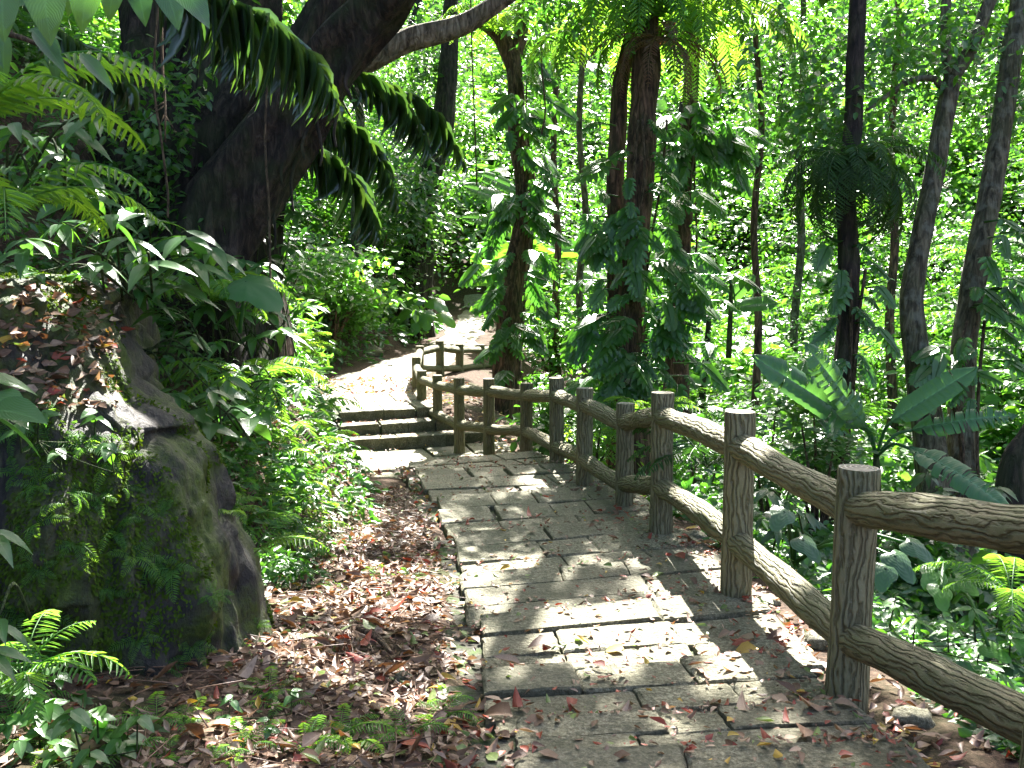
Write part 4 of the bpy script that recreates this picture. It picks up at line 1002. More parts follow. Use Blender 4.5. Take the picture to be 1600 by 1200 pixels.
def put_fern(mesh, p, n, s, label, group, face=None):
    o = bpy.data.objects.new('fern', mesh); COL.objects.link(o)
    n = nrm(np.asarray(n, float)); up = nrm(n * .8 + np.array([0, -.1, .6]))
    yv = np.array([n[0], n[1], -.1]) if face is None else np.asarray(face, float)
    q = Vector(up).to_track_quat('Z', 'Y'); o.rotation_mode = 'QUATERNION'; 
    from mathutils import Quaternion
    o.rotation_quaternion = q @ Quaternion((0, 0, 1), U(0, 6.28)); o.location = tuple(p - np.asarray(n) * .01); o.scale = (s, s, s)
    return tag(o, label, 'fern', group)
rk = [(150, 690), (60, 760), (110, 770), (190, 760), (240, 880), (180, 830), (120, 850), (60, 890), (20, 830), (160, 920), (230, 930), (90, 960), (250, 810), (215, 1000), (260, 1045), (30, 960), (60, 1060), (20, 680), (90, 640),
      (210, 870), (270, 890), (130, 700), (80, 700), (390, 1010), (400, 980), (300, 1010), (75, 1020), (330, 930), (150, 780), (25, 740), (55, 820), (175, 720)]
for k, (x, y) in enumerate(rk):
    h, n = rock_hit(x, y)
    if h is not None: put_fern(FERN_R[k % 3] if k % 2 else FERN_H[k % 3], h, n, U(.10, .19), 'small bright green fern growing out of the boulder face', 'ferns on the boulder')
gf = [(440, 1105), (300, 1125), (245, 1130), (380, 1170), (530, 1150), (700, 1100), (690, 1120), (560, 1160), (480, 1170), (120, 1150), (60, 1170), (200, 1180), (20, 1120), (90, 1190), (260, 1185), (340, 1190), (420, 1085), (640, 1150)]
for k, (x, y) in enumerate(gf):
    p, n = surf_hit(x, y); put_fern(FERN_R[k % 3], p, (0, 0, 1), U(.12, .24), 'small light green fern sprouting from the leaf litter in the foreground', 'ferns in the foreground litter')
bf = [(420, 830), (450, 850), (470, 880), (440, 900), (400, 780), (380, 820), (410, 900), (480, 830), (500, 860), (370, 760), (430, 780), (520, 850), (400, 860), (360, 800), (440, 740), (460, 800), (540, 800), (380, 710), (350, 690), (610, 880), (640, 905), (520, 920), (590, 900)]
for k, (x, y) in enumerate(bf):
    p, n = surf_hit(x, y); put_fern(FERN_R[k % 3], p, (.3, -.2, 1), U(.22, .42) if x < 500 else U(.12, .2), 'feathery green fern on the bank right behind the boulder', 'ferns on the bank behind the boulder')

for k, (x, y) in enumerate([(420, 640), (460, 610), (480, 650), (440, 680), (500, 690), (525, 715), (470, 720), (400, 660), (380, 640), (545, 700), (490, 610), (360, 620), (505, 640), (460, 760), (430, 720)]):
    p, n = surf_hit(x, y); put_fern(FERN_R[k % 3], p, (.3, -.2, 1), U(.35, .6), 'green fern on the steep bank among the fallen branches', 'ferns on the steep bank')
# big ferns with a part per frond
def big_fern(name, label, p, ln, n, rise, droop, npair, leafl, leafw, mat, cat='fern', hang=.3, shape=None, a0=0, arcspan=2 * math.pi, prof=None, fwd=.55, vary=.25):
    e = empty(name, p, label, cat)
    for k in range(n):
        a = a0 + arcspan * (k + U(-.3, .3)) / n; s = ln * U(.75, 1.1); sh = frond_shape(1, npair, leafl, leafw, rise + U(-vary, vary), droop + U(-vary, vary) * 1.2, hang, .009, prof, .1, fwd, shape)
        ca, sa = math.cos(a), math.sin(a); R = np.array([[ca, -sa, 0], [sa, ca, 0], [0, 0, 1.]]) * s
        m = MB(); m.inst(sh, R[None], np.asarray(p)[None], np.array([U(0, 1)])); m.build('frond', mat, e)
    return e
fC = P(1010, 35, 11.6)
big_fern('nest_fern', 'bright sunlit fern crowning the thick reddish trunk', fC, 1.75, 30, 1.0, 2.5, 30, .16, .05, M_FERN, prof=None)
big_fern('dead_fern', 'curtain of dead brown fronds hanging below the bright sunlit fern', P(1030, 60, 11.5), 1.1, 16, .2, 1.9, 22, .13, .035, M_DRY['brown'], vary=.3)
big_fern('fern', 'yellow-green drooping fern fronds right of the thick reddish trunk', P(1085, 50, 12.2), 1.8, 20, .6, 2.2, 30, .16, .05, M_FERN)
big_fern('fern', 'hanging fern fronds left of the thick reddish trunk', P(925, 60, 12.4), 1.5, 18, .6, 2.2, 28, .16, .05, M_FERN)
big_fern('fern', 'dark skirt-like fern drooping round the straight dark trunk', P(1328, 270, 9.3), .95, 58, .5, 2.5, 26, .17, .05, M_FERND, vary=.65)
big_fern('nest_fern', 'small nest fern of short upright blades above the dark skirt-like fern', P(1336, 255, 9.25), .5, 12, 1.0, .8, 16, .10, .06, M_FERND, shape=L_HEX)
big_fern('fern', 'fern tuft with dead fronds on top of the vine-wrapped brown tree', P(775, 50, 18.2), 1.4, 16, .8, 1.8, 24, .17, .055, M_FERN)
big_fern('fern', 'low dark ferns at the foot of the fence near the thick trunk', P(1010, 655, 9.8), .7, 10, .8, 1.5, 22, .2, .06, M_FERN)
big_fern('fern', 'broad fern in the shade behind the second nearest post', P(1105, 730, 7.2), .8, 11, .8, 1.6, 24, .2, .06, M_FERND)
big_fern('fern', 'fern at the lower left corner before the boulder', P(35, 1060, 3.2), .38, 9, .8, 1.6, 18, .2, .065, M_FERN)
big_fern('fern', 'bright fern spilling in from the left edge above the boulder', P(10, 330, 3.4), .6, 10, .7, 1.6, 22, .18, .06, M_FERN)
big_fern('fern', 'tall bright fern at the upper left corner', P(-40, 190, 3.5), .75, 12, .7, 1.5, 24, .18, .06, M_FERN)
big_fern('fern', 'arching sunlit fern on the bank above the fallen branches', P(330, 475, 6.6), .75, 14, .8, 1.7, 26, .2, .05, M_FERN)
big_fern('fern', 'pale shining fern leaning toward the fallen branches', P(395, 600, 6.4), .7, 12, .7, 1.6, 24, .2, .055, M_FERN)
big_fern('fern', 'bushy fern on the bank beside the far landing', P(450, 560, 11), .8, 14, .8, 1.6, 24, .2, .055, M_FERN)
big_fern('fern', 'bright fern by the right edge under the lower rail', P(1580, 930, 4.6), .5, 10, .8, 1.6, 22, .2, .06, M_FERN)

# ------------------------------------------------------------------ palms
def palm_frond(m, pts, leafl, leafw, n=40, hang=.9, seed=0, fwd=.5, sides=(-1, 1)):
    r = np.random.default_rng(seed); pts = np.asarray(pts, float); k = len(pts); u = np.linspace(0, 1, 25)
    ps = np.stack([np.interp(u, np.linspace(0, 1, k), pts[:, c]) for c in range(3)], 1)
    for _ in range(3): ps[1:-1] = (ps[:-2] + 2 * ps[1:-1] + ps[2:]) / 4
    tube(m, ps, np.linspace(.016, .004, 25), 6)
    tg = nrm(np.gradient(ps, axis=0)); ts = np.linspace(.1, 1, n)
    pos = np.stack([np.interp(ts, u, ps[:, c]) for c in range(3)], 1); tt = nrm(np.stack([np.interp(ts, u, tg[:, c]) for c in range(3)], 1))
    side = nrm(np.cross(tt, [0, 0, 1.])); pr = np.sin(math.pi * np.clip(ts * .86 + .12, 0, 1)) ** .6
    sh = blade(.5, 5, .25, .35, lambda t: math.sin(math.pi * (.06 + .94 * t) ** .8) ** .8)
    for sg in sides:
        d = tt * fwd + side * sg * .42 + np.array([0, 0, -hang]) + r.normal(0, .24, (n, 3)); nn = np.cross(side * sg, tt); nn = np.where(nn[:, 2:] < 0, -nn, nn) + r.normal(0, .15, (n, 3)) + side * sg * .5
        M = frames(d, nn) * np.stack([np.full(n, leafw), leafl * pr * r.uniform(.7, 1.15, n), leafl * pr], 1)[:, None, :]
        m.inst(sh, M, pos, r.random(n))
def palm(label, base, fronds, mat=M_PALM):
    e = empty('palm', base, label, 'palm')
    for k, (pxs, t, ll, lw, n, hang) in enumerate(fronds):
        m = MB(); palm_frond(m, trunk_from_px(pxs, t), ll, lw, n, hang, k); m.build('frond', mat, e)
    return e
palm('dark glossy palm fronds arching down across the upper left in front of the leaning tree', P(200, -120, 4.6), [
    ([(180, -90), (270, -30), (350, 5), (420, 35), (480, 85), (530, 165)], 4.8, .44, .024, 30, .9),
    ([(200, -120), (270, -60), (330, -10), (370, 50), (390, 120)], 5.0, .38, .024, 25, .8),
    ([(40, 10), (90, 55), (140, 80), (180, 105), (205, 150)], 4.4, .27, .026, 18, .8)])
palm('palm with drooping fronds hanging below the leaning trunk over the left bank', P(430, 180, 8.2), [
    ([(440, 190), (490, 170), (540, 190), (590, 240), (620, 320)], 8.4, .5, .03, 22, 1.0),
    ([(430, 230), (480, 225), (530, 255), (570, 310), (590, 370)], 8.0, .46, .028, 20, 1.0),
    ([(500, 150), (560, 125), (630, 140), (690, 190), (728, 262)], 9.2, .46, .028, 22, 1.0),
    ([(470, 120), (540, 110), (600, 130), (650, 190), (670, 240)], 9.0, .46, .028, 20, 1.0)])

# ------------------------------------------------------------------ banana-like plants
def banana(label, base, leaves, stem_r=.035):
    e = empty('banana_plant', base, label, 'banana plant')
    sm = MB(); tube(sm, [np.asarray(base) + np.array([0, 0, -.5]), np.asarray(base) + np.array([.01, 0, .25]), np.asarray(base) + np.array([0, .02, .55])], [stem_r * 1.3, stem_r, stem_r * .5], 12, .1, sub=4); sm.build('stem', M_STEM, e)
    for k, (p0, p1, t0, t1, w, tears, droop, rag, tilt) in enumerate(leaves):
        a = P(*p0, t0); b = P(*p1, t1); d = b - a; ln = np.linalg.norm(d)
        # lift so that the drooping blade ends where the tip is
        dd = nrm(d) + np.array([0, 0, .45 * droop]); sh = banana_leaf(tears, w, droop, k + 3, rag)
        M = frames(dd[None], np.array([[tilt, -.75, .65]]), ln * 1.02)
        m = MB(); m.inst(sh, M, a[None], np.array([U(.2, .8)])); 
        st = np.asarray(base) + np.array([0, 0, .5]); mid = (st + a) / 2 + np.array([0, 0, .06]); tube(m, [st, mid, a], [.012, .012, .012], 6, sub=4); m.build('leaf', M_BAN, e)
    return e
bb = P(1368, 745, 7.3)
banana('banana plant with five long torn leaves fanned out behind the nearest rail', bb - np.array([0, 0, .35]), [
    ((1345, 668), (1178, 558), 7.2, 7.0, .135, 4, .1, .2, -.1), ((1352, 668), (1262, 535), 7.1, 6.9, .155, 14, .15, .3, .1),
    ((1392, 660), (1532, 575), 7.1, 6.9, .135, 2, .15, .1, -.1), ((1425, 672), (1600, 655), 7.2, 6.9, .12, 16, .35, .55, .0),
    ((1420, 700), (1585, 802), 7.0, 6.4, .13, 9, .35, .4, .1)])
banana('far banana plant with sun-bleached leaves beside the vine-wrapped brown tree', P(815, 345, 20), [
    ((800, 318), (722, 290), 20, 19.6, .17, 5, .15, .3, 0), ((812, 300), (742, 270), 20.2, 20, .16, 5, .15, .3, 0), ((800, 348), (720, 340), 19.8, 19.5, .15, 5, .1, .3, 0), ((825, 305), (870, 330), 20, 19.7, .2, 5, .2, .3, 0)])
banana('broad leaved plant standing in bright sun on the slope behind the slim climber-covered trunk', P(1140, 500, 13), [
    ((1120, 450), (1085, 395), 13, 12.8, .2, 2, .2, .2, 0), ((1140, 470), (1180, 430), 13, 12.8, .2, 2, .2, .2, 0), ((1150, 480), (1215, 475), 13, 12.7, .22, 2, .3, .2, 0)], .03)

# ------------------------------------------------------------------ elephant ears
def elephant(label, base, leaves, mat=M_BAN):
    e = empty('elephant_ear', base, label, 'elephant ear')
    for (px_, py_, t, sz, dx, dn) in leaves:
        c = P(px_, py_, t); d = np.array([[dx, -.5, dn]]); m = MB()
        m.inst(HEART, frames(d, np.array([[.1, -.55, .8]]), sz), c[None], np.array([U(0, 1)]))
        b = np.asarray(base); tube(m, [b, (b + c) / 2 + np.array([0, .05, .12]), c], [.014, .011, .008], 6, sub=5); m.build('leaf', mat, e)
    return e
elephant('single large pale grey-green heart-shaped leaf on the bank above the ferns', P(375, 520, 6.4), [(385, 440, 6.1, .40, .7, -.35)])
elephant('lush bright green elephant ears in the dark corner at the path bend', P(665, 520, 28), [(650, 465, 27.5, .7, -.5, -.4), (678, 470, 27.6, .75, .6, -.4), (640, 485, 27.2, .6, -.7, -.5), (692, 492, 27.2, .65, .8, -.6), (665, 490, 27, .65, .1, -.7), (672, 450, 28, .6, .3, .1), (655, 500, 27, .6, -.3, -.6), (625, 500, 27.5, .6, -.5, -.5)], M_LEAF)
elephant('shining round leaves low in the sunny undergrowth right of the nearest post', P(1490, 940, 4.9), [(1462, 893, 4.7, .17, -.4, -.2), (1490, 903, 4.8, .17, .5, -.2), (1470, 920, 4.6, .15, -.1, -.3), (1545, 1010, 4.5, .14, .5, -.2)], M_LEAFY)
elephant('group of arrow-shaped leaves in the shade between the two nearest posts', P(1240, 880, 6.2), [(1225, 800, 6, .2, -.4, -.3), (1255, 845, 5.9, .2, .4, -.4), (1400, 870, 5.6, .22, .3, -.4), (1425, 850, 5.8, .2, .6, -.4), (1385, 890, 5.5, .18, -.3, -.4)], M_DARK)

# ------------------------------------------------------------------ climbers with cut leaves on the trunks
def climber(label, pts, t, r, spots, size, seed):
    r_ = np.random.default_rng(seed); e = empty('climbing_plant', trunk_from_px(pts[:1], t)[0], label, 'climber')
    sm = MB(); tp = trunk_from_px(pts, t)
    for k in range(3):
        q = tp + np.array([r * math.cos(k * 2 - 2.2), -r * abs(math.sin(k * 2 + .6)) - .02, 0]); q[:, 0] += r_.normal(0, .04, len(q)); tube(sm, q, .016, 6, sub=4)
    sm.build('stem', M_TWIG, e); lm = MB()
    for (x0, y0, n, sx, sy) in spots:
        n = int(n * 1.6); sx *= 1.2
        for k in range(n):
            x, y = r_.normal(x0, sx), r_.normal(y0, sy); a = P(x, y, t) + np.array([0, -r - r_.uniform(.02, .3), 0]); out = (x - np.interp(y, [p[1] for p in pts][::-1], [p[0] for p in pts][::-1])) / F * t
            d = np.array([[np.sign(out) * r_.uniform(.1, .8) + r_.normal(0, .2), -.55, r_.uniform(-.9, -.15)]])
            lm.inst(CUT, frames(d, np.array([[r_.normal(0, .25), -.35, .9]]), size * r_.uniform(.45, 1.4)), a[None], np.array([r_.random()]))
            tube(lm, [a - d[0] * .0, a + np.array([-out * .4, .15, -.02])], [.008, .01], 4)
    lm.build('leaves', M_LEAF, e)
climber('large shining cut-leaved climber on the thick reddish trunk', [(985, 620), (984, 470), (992, 380), (1000, 290), (1005, 190)], 11.7, .2,
        [(985, 500, 16, 28, 40), (1010, 560, 14, 28, 30), (950, 400, 12, 15, 60), (955, 300, 10, 16, 60), (1040, 480, 12, 25, 50), (960, 590, 10, 25, 20), (1035, 330, 9, 14, 60), (985, 360, 4, 10, 20), (1065, 440, 12, 18, 40), (940, 530, 8, 16, 40), (1030, 210, 5, 8, 50)], .34, 5)
climber('cut-leaved climber hanging on the vine-wrapped brown tree by the bend', [(790, 590), (793, 540), (802, 450), (815, 360), (820, 290), (808, 200), (803, 110)], 18.4, .22,
        [(795, 530, 8, 12, 25), (825, 490, 6, 12, 25), (820, 260, 14, 20, 40), (830, 180, 8, 12, 30), (840, 110, 8, 12, 20), (775, 420, 10, 12, 50), (840, 400, 10, 12, 50), (820, 320, 8, 20, 20)], .46, 6)
climber('cut-leaved climber on the slim trunk right of the thick reddish one', [(1058, 560), (1060, 470), (1066, 380), (1070, 280), (1078, 180)], 14.4, .14, [(1062, 300, 16, 20, 60), (1085, 210, 14, 22, 30), (1060, 450, 10, 18, 50), (1100, 260, 8, 18, 30), (1130, 210, 8, 16, 12)], .42, 7)
climber('sparse dark climber clinging to the straight dark trunk', [(1308, 735), (1312, 640), (1322, 540), (1326, 420)], 9.35, .1, [(1300, 520, 8, 14, 60), (1340, 450, 6, 10, 40), (1295, 640, 8, 18, 30)], .26, 8)
climber('sparse climber on the mottled pale trunk behind the banana leaves', [(1500, 805), (1505, 700), (1502, 600), (1512, 500)], 9.8, .12, [(1545, 480, 10, 25, 30), (1480, 560, 8, 20, 40), (1560, 400, 6, 18, 25)], .28, 9)

# ------------------------------------------------------------------ leafy plants with whorls of lance leaves on the left
def whorl_plant(label, base, tips, t, ll, mat=M_LANCE, shape=L_LANCE, n=(6, 9), name='leafy_plant', cat='plant', own=False):
    e = empty(name, base, label, cat); sm = MB(); lm = MB()
    for k, (x, y) in enumerate(tips):
        c = P(x, y, t + U(-.25, .25)); b = np.asarray(base) + np.array([U(-.25, .25), U(-.1, .25), 0]); r_ = min(1, ll / .16)
        if own:
            r0 = b; b = c + np.array([U(-.3, .3) * ll, U(-.1, .3) * ll, -1.6 * ll]); root = b if k == 0 else root
            if k: tube(sm, [root, (root + b) / 2 - np.array([0, 0, .01]), b], .0025, 5, sub=3)
        tube(sm, [b, (b + c) / 2 + np.array([0, 0, .1 * (not own)]), c], [.007 * r_, .006 * r_, .003 * r_], 5, sub=4)
        m = rng.integers(*n); a = U(0, 6.28)
        for q in range(m):
            an = a + 2 * math.pi * q / m + U(-.3, .3); d = np.array([[math.cos(an), math.sin(an) * .9 - .25, U(-.55, .15)]])
            lm.inst(shape, frames(d, np.array([[0, -.25, 1.]]) + rng.normal(0, .15, (1, 3)), ll * U(.7, 1.2)), c[None] - np.array([0, 0, U(0, .05)]), np.array([U(0, 1)]))
    sm.build('stem', M_STEM, e); lm.build('leaves', mat, e); return e
whorl_plant('big leafy plant with whorls of long leaves spreading over the top of the boulder', P(150, 470, 4.9), [(40, 372), (95, 345), (150, 395), (120, 420), (200, 360), (60, 425), (10, 400), (175, 330), (230, 395), (140, 300)], 4.4, .19)
whorl_plant('dark leafy plant arching to the right below the leaning tree', P(250, 470, 5.6), [(205, 385), (262, 372), (300, 400), (240, 425), (330, 385), (180, 430), (290, 360), (215, 440), (270, 440)], 5.2, .24)
whorl_plant('upright plant with pale single leaves against the dark hollow of the leaning tree', P(215, 420, 5.4), [(215, 320), (130, 345), (245, 345), (130, 270), (100, 300)], 5.0, .2, shape=L_OV, n=(3, 5))
whorl_plant('leafy plant with drooping leaves hanging over the right flank of the boulder', P(255, 560, 5.2), [(250, 480), (300, 520), (310, 560), (270, 600), (330, 610), (355, 580)], 5.4, .17)
whorl_plant('broad leaved plant low behind the boulder shoulder', P(330, 690, 5.4), [(300, 640), (330, 660), (360, 630), (340, 600), (390, 650), (310, 690)], 5.4, .17, shape=L_OV)
whorl_plant('leafy plant high at the left edge in half shade', P(30, 300, 4.2), [(20, 190), (70, 215), (110, 190), (60, 260), (20, 260), (105, 240), (150, 180)], 4.2, .19)
whorl_plant('two big toothed leaves reaching in from the left edge over the boulder', P(-60, 640, 3.0), [(-15, 590), (-25, 640)], 3.0, .2, shape=L_OV, n=(4, 6))
whorl_plant('leaf rosettes at the left edge low on the boulder', P(-50, 980, 3.0), [(-10, 820), (0, 960), (-20, 1000)], 3.0, .16, n=(5, 7))
whorl_plant('seedlings with rounded leaves in the litter below the boulder', P(370, 1130, 3.75), [(362, 1085), (385, 1095), (400, 1105), (420, 1120), (345, 1110), (455, 1080)], 3.7, .055, shape=L_OV, n=(4, 6), own=True)
whorl_plant('leafy seedlings in the bottom left corner', P(130, 1190, 3.1), [(110, 1110), (160, 1125), (60, 1120), (190, 1150), (90, 1160), (140, 1165), (30, 1150), (215, 1110)], 3.1, .085, shape=L_OV, n=(5, 7), own=True)
whorl_plant('sunlit plant with small glossy leaves beyond the lower rail at the right edge', P(1500, 1010, 4.6), [(1430, 960), (1480, 970), (1530, 1000), (1580, 990), (1450, 1010), (1500, 1030), (1560, 1050), (1400, 930), (1390, 990), (1520, 950), (1570, 930)], 4.7, .10, M_LEAFY, n=(6, 9), own=True)
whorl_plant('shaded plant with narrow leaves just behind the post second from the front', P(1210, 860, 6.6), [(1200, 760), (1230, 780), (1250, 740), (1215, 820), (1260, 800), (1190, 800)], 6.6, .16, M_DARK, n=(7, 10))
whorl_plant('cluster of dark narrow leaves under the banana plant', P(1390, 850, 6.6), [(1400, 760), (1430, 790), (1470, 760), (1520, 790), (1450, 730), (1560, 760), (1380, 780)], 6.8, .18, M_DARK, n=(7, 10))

whorl_plant('dark shrubby plant covering the foot of the leaning tree', P(360, 560, 6.9), [(300, 410), (340, 420), (380, 400), (350, 455), (400, 440), (320, 470), (375, 480), (420, 480), (280, 430), (440, 510), (395, 520), (410, 410)], 6.9, .21, M_LANCE)
whorl_plant('slender leafy plant at the right side of the leaning trunk foot', P(420, 560, 8.2), [(400, 360), (430, 340), (450, 380), (420, 400), (470, 420), (440, 440), (390, 330), (480, 470), (460, 330), (410, 300)], 8.2, .2, M_LEAF, n=(7, 10))
whorl_plant('pale leafed plant on the bank above the straight fallen branch', P(380, 640, 6.2), [(350, 560), (390, 570), (430, 590), (370, 600), (410, 630), (450, 620), (340, 530), (470, 600)], 6.2, .15, M_LEAF, n=(7, 10))
whorl_plant('broad leafy plant at the boulder foot in the lower left', P(80, 1150, 3.4), [(40, 1000), (90, 1040), (20, 1060), (120, 1080), (70, 1090), (150, 1100), (200, 1140), (10, 1120), (250, 1130), (290, 1150)], 3.4, .09, M_LEAF, shape=L_OV, n=(5, 8), own=True)
whorl_plant('creeping plant hanging over the ledge of the boulder', P(120, 660, 3.9), [(60, 640), (110, 660), (150, 640), (90, 690), (30, 660), (170, 690), (130, 720)], 3.85, .075, M_LEAF, shape=L_OV, n=(4, 7), own=True)
# overhanging branches with big dark leaves, top left, close to the lens but well inside the scene
def branch(label, pts, t, leaves, mat, ll, shape=L_OV):
    p = trunk_from_px(pts, t); e = empty('overhanging_branch', p[0], label, 'branch'); sm = MB(); tube(sm, p, np.linspace(.014, .004, len(p)), 7, .1, sub=5); sm.build('twig', M_TWIG, e); lm = MB()
    for (x, y, dx, dz, s) in leaves:
        dx += U(-.35, .35); s *= U(.6, 1.15); c = P(x + U(-18, 18), y - U(0, 45), t + U(-.3, .3)); lm.inst(shape, frames(np.array([[dx, -.25, dz]]), np.array([[.2, -.7, .6]]), ll * s), c[None], np.array([U(0, 1)]))
    lm.build('leaves', mat, e)
branch('branch with large dark oval leaves hanging in at the top left', [(60, -60), (150, -35), (230, -25), (310, -30)], 2.9,
       [(150, -20, .1, -1, 1.1), (205, -22, .35, -1, 1.0), (240, -20, .55, -.9, 1.1), (275, -25, .8, -.9, 1.2), (120, -25, -.3, -1, .9), (60, -35, -.2, -1, 1.1), (20, -20, .1, -.9, .9), (180, -25, -.1, -1.1, 1.25), (310, -28, 1, -.55, 1.0)], M_DARK, .17)
branch('branch with thin dark leaves at the upper left edge', [(-80, 40), (0, 50), (60, 70), (120, 110)], 3.2,
       [(0, 50, .1, -1, 1), (40, 62, .5, -.8, 1), (80, 85, .3, -1, 1), (110, 105, .8, -.6, 1), (-20, 45, .4, -.8, 1.2), (60, 70, .9, -.1, 1), (20, 55, .8, .3, .9)], M_DARK, .2, L_LANCE)

# ------------------------------------------------------------------ vines, twigs, fallen branches, stones
def rope(name, label, cat, pts, t, r, mat, group=None):
    m = MB(); tube(m, trunk_from_px(pts, t), r, 7, .15, sub=6, seed=len(label)); return tag(m.build(name, mat), label, cat, group)
rope('hanging_vine', 'long thin vine hanging straight down under the leaning trunk', 'vine', [(418, 120), (414, 220), (420, 320), (422, 420), (424, 480)], 6.8, .008, M_TWIG)
rope('hanging_vine', 'pale vine hanging before the black hollow of the leaning tree', 'vine', [(250, -20), (240, 120), (252, 220), (262, 300), (262, 340)], 6.2, .008, M_TWIG)
rope('hanging_vine', 'thin vine dangling in the sunny gap left of the vine-wrapped brown tree', 'vine', [(735, -20), (738, 100), (742, 200), (745, 290)], 16, .012, M_TWIG)
rope('hanging_vine', 'crooked vine right of the vine-wrapped brown tree', 'vine', [(850, -20), (846, 90), (852, 170), (846, 210)], 16, .014, M_TWIG)
def twiglet(label, pts, t, subs):
    m = MB(); tube(m, trunk_from_px(pts, t), np.linspace(.009, .004, len(pts)), 6, .1, sub=4)
    for s_ in subs: tube(m, trunk_from_px(s_, t), [.004, .002], 5)
    return tag(m.build('hanging_twig', M_STICK), label, 'twig')
twiglet('dead forked twig dangling in front of the dark leaning tree', [(252, 40), (254, 110), (258, 160), (258, 222)], 5.6, [[(257, 165), (222, 192)], [(258, 180), (276, 208)], [(257, 180), (248, 200)], [(256, 160), (236, 172)]])
twiglet('two dead fern stalks hanging by the thick reddish trunk', [(978, 80), (965, 120), (945, 160)], 11.3, [[(978, 82), (984, 112)]])
def fallen_branch(label, pxs, r):
    pts = []
    for k, (x, y) in enumerate(pxs): p, n = surf_hit(x, y); pts.append(p + np.array([0, -.02, .07]))
    m = MB(); tube(m, pts, r, 9, .2, sub=6, seed=len(pxs)); return tag(m.build('fallen_branch', M_STICK), label, 'branch')
fallen_branch('straight brown branch lying down the bank beside the ferns', [(365, 655), (400, 695), (440, 745)], [.03, .028, .018])
fallen_branch('longest fallen branch slanting down the bank toward the steps', [(425, 620), (470, 680), (510, 720), (550, 752)], [.035, .032, .025, .012])
fallen_branch('thin bent branch beside the longest fallen branch', [(460, 672), (480, 720), (520, 745), (565, 790)], [.018, .016, .014, .006])
fallen_branch('thin stick lying across the leaf litter left of the steps', [(430, 820), (480, 822), (530, 850)], [.012, .012, .006])
fallen_branch('dark rotting stick in the pinkish leaf litter', [(560, 1000), (590, 1015), (612, 1040)], [.014, .017, .009])
def stone(label, px_, py_, s, sq=(1, .8, .6), group=None, mat=None):
    p, n = surf_hit(px_, py_); m = MB(); nu_, nv_ = 16, 10; V = []; sd_ = U(0, 50)
    for a in range(nv_ + 1):
        th = math.pi * a / nv_
        for b in range(nu_):
            ph = 2 * math.pi * b / nu_; v = np.array([math.sin(th) * math.cos(ph), math.sin(th) * math.sin(ph), math.cos(th)]); f = 1 + .35 * mnoise.noise(Vector(v * 1.6) + Vector((sd_, 0, 0))) + .12 * mnoise.noise(Vector(v * 5) + Vector((sd_, 0, 0)))
            V.append(v * f * np.array(sq))
    ii, jj = np.meshgrid(np.arange(nv_), np.arange(nu_), indexing='ij'); jj2 = (jj + 1) % nu_
    m.add(np.array(V) * s + p + np.array([0, 0, s * sq[2] * .35]), np.stack([ii * nu_ + jj, (ii + 1) * nu_ + jj, (ii + 1) * nu_ + jj2, ii * nu_ + jj2], -1).reshape(-1, 4))
    return tag(m.build('stone', mat or M_STONE), label, 'stone', group)
for x, y, s, lab in ((1085, 845, .09, 'pale sunlit stone at the foot of the fourth fence post'), (1060, 838, .07, 'rounded grey stone touching the pale sunlit stone'), (1110, 838, .06, 'small flat stone right of the pale sunlit stone'),
        (1200, 945, .07, 'grey stone behind the second nearest post by the path edge'), (1285, 1010, .10, 'dark mossy stone against the nearest post'), (1425, 1130, .08, 'grey stone half buried under the lower rail right of the nearest post'),
        (1110, 905, .06, 'small stone on the verge between the second and third nearest posts'), (580, 555, .3, 'angular stone at the left edge of the far landing'), (500, 640, .14, 'brownish stone beside the far risers'), (630, 1065, .05, 'small stone lying among brown leaves near the bottom of the steps')):
    stone(lab, x, y, s)

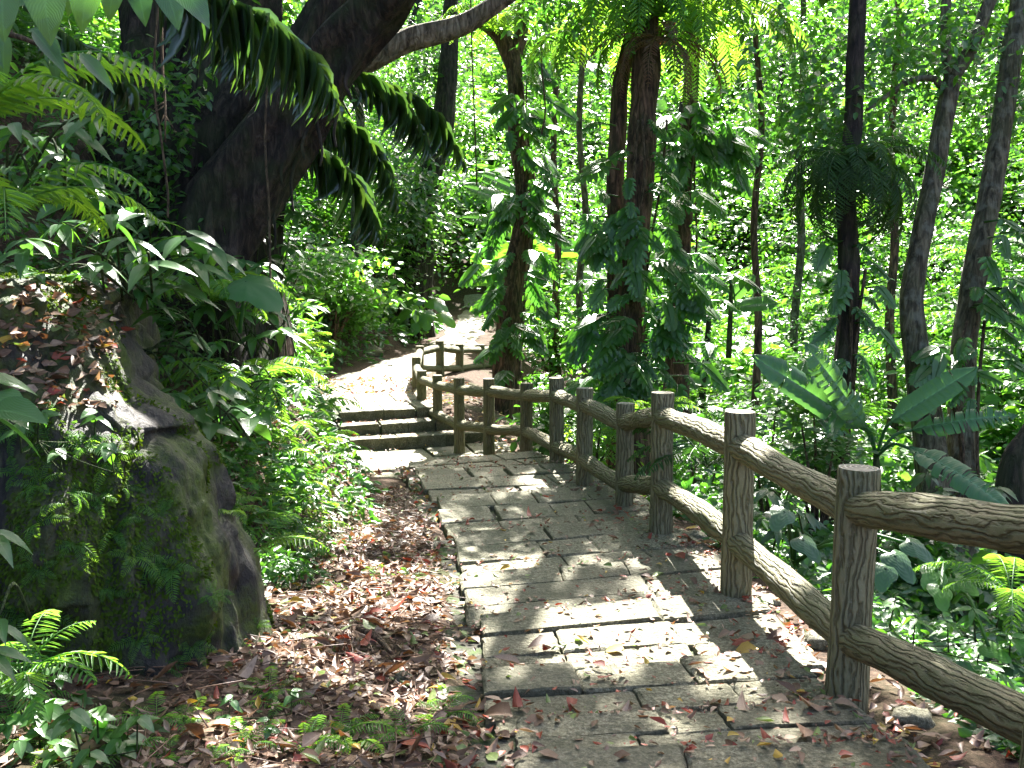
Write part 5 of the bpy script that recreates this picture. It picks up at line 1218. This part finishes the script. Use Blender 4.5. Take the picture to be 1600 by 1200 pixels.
# ------------------------------------------------------------------ separate shrubs
def shrub_mesh(seed, shape, n, size, tall):
    r = np.random.default_rng(seed); lm = MB(); p, cc = clumps((0, 0, tall * .6), (.55, .55, tall * .5), 26, n // 26, .13); p[:, 2] = np.abs(p[:, 2])
    leaf_cloud(lm, p, size, shape, .3, .8, 0, nrm(p - np.array([0, 0, .3])) * .5); sm = MB()
    for k in range(7): q = cc[k]; tube(sm, [(0, 0, -.15), q * np.array([.4, .4, .5]), q], [.03, .02, .008], 6, sub=3)
    return lm, sm
SH = []
for k, (shape, n, size, tall, mat) in enumerate(((L_HEX, 900, .11, 1.1, M_LEAF), (L_HEXN, 1000, .13, 1.3, M_LEAFY), (L_HEXW, 700, .13, .9, M_LEAF), (L_HEX, 1100, .09, 1.5, M_DARK), (L_HEXN, 900, .1, .9, M_FERN))):
    a, b = shrub_mesh(k, shape, n, size, tall); SH.append((a.mesh('foliage', mat), b.mesh('stem', M_TWIG)))
def shrub(px_, py_, t, s, kind, label):
    p = P(px_, py_, t); p[2] = ground(p[0], p[1]); e = empty('shrub', p, label, 'shrub'); e.scale = (s, s, s); e.rotation_euler = (0, 0, U(0, 6.28))
    for nm, me in (('foliage', SH[kind][0]), ('stem', SH[kind][1])): o = bpy.data.objects.new(nm, me); COL.objects.link(o); o.parent = e
for a in ((455, 500, 16, 1.2, 1, 'pale sunny shrub on the left bank beside the far landing'), (520, 480, 23, 1.6, 0, 'bright shrub right of the pale sunny one by the far landing'), (425, 470, 12.5, 1.2, 1, 'tall shrub on the left bank under the hanging palm fronds'),
          (585, 520, 27, 1.8, 3, 'dark shrub in the shade at the inside of the bend'), (620, 530, 28, 1.2, 3, 'low dark shrub beside the elephant ears'), (850, 580, 15, 1.1, 0, 'leafy shrub behind the middle of the fence, right of the vine-wrapped tree'),
          (890, 600, 13, 1.1, 2, 'broad leaved shrub just left of the thick reddish trunk'), (930, 640, 10.8, .8, 4, 'low ferny shrub touching the fence left of the thick trunk'), (1100, 620, 12, 1.2, 0, 'bushy shrub between the thick reddish trunk and the fence'),
          (1160, 600, 14, 1.4, 1, 'bright shrub behind the second nearest post'), (1230, 620, 12, 1.3, 2, 'rounded shrub left of the fern-bearing trunk'), (1370, 640, 13, 1.5, 0, 'tall shrub directly behind the banana plant'),
          (1560, 660, 12, 1.5, 1, 'shrub at the right edge behind the mottled pale trunk'), (1200, 690, 9, .9, 3, 'dark low shrub behind the rail left of the fern-bearing trunk'), (1280, 790, 7.6, .8, 3, 'dark shrub under the fern-bearing trunk'),
          (1480, 860, 6.6, .7, 2, 'shrub under the lowest banana leaf'), (835, 560, 20, .8, 2, 'shrub at the foot of the vine-wrapped brown tree'), (870, 470, 24, 1.9, 1, 'tall bright shrub on the slope behind the far fence')):
    shrub(*a)
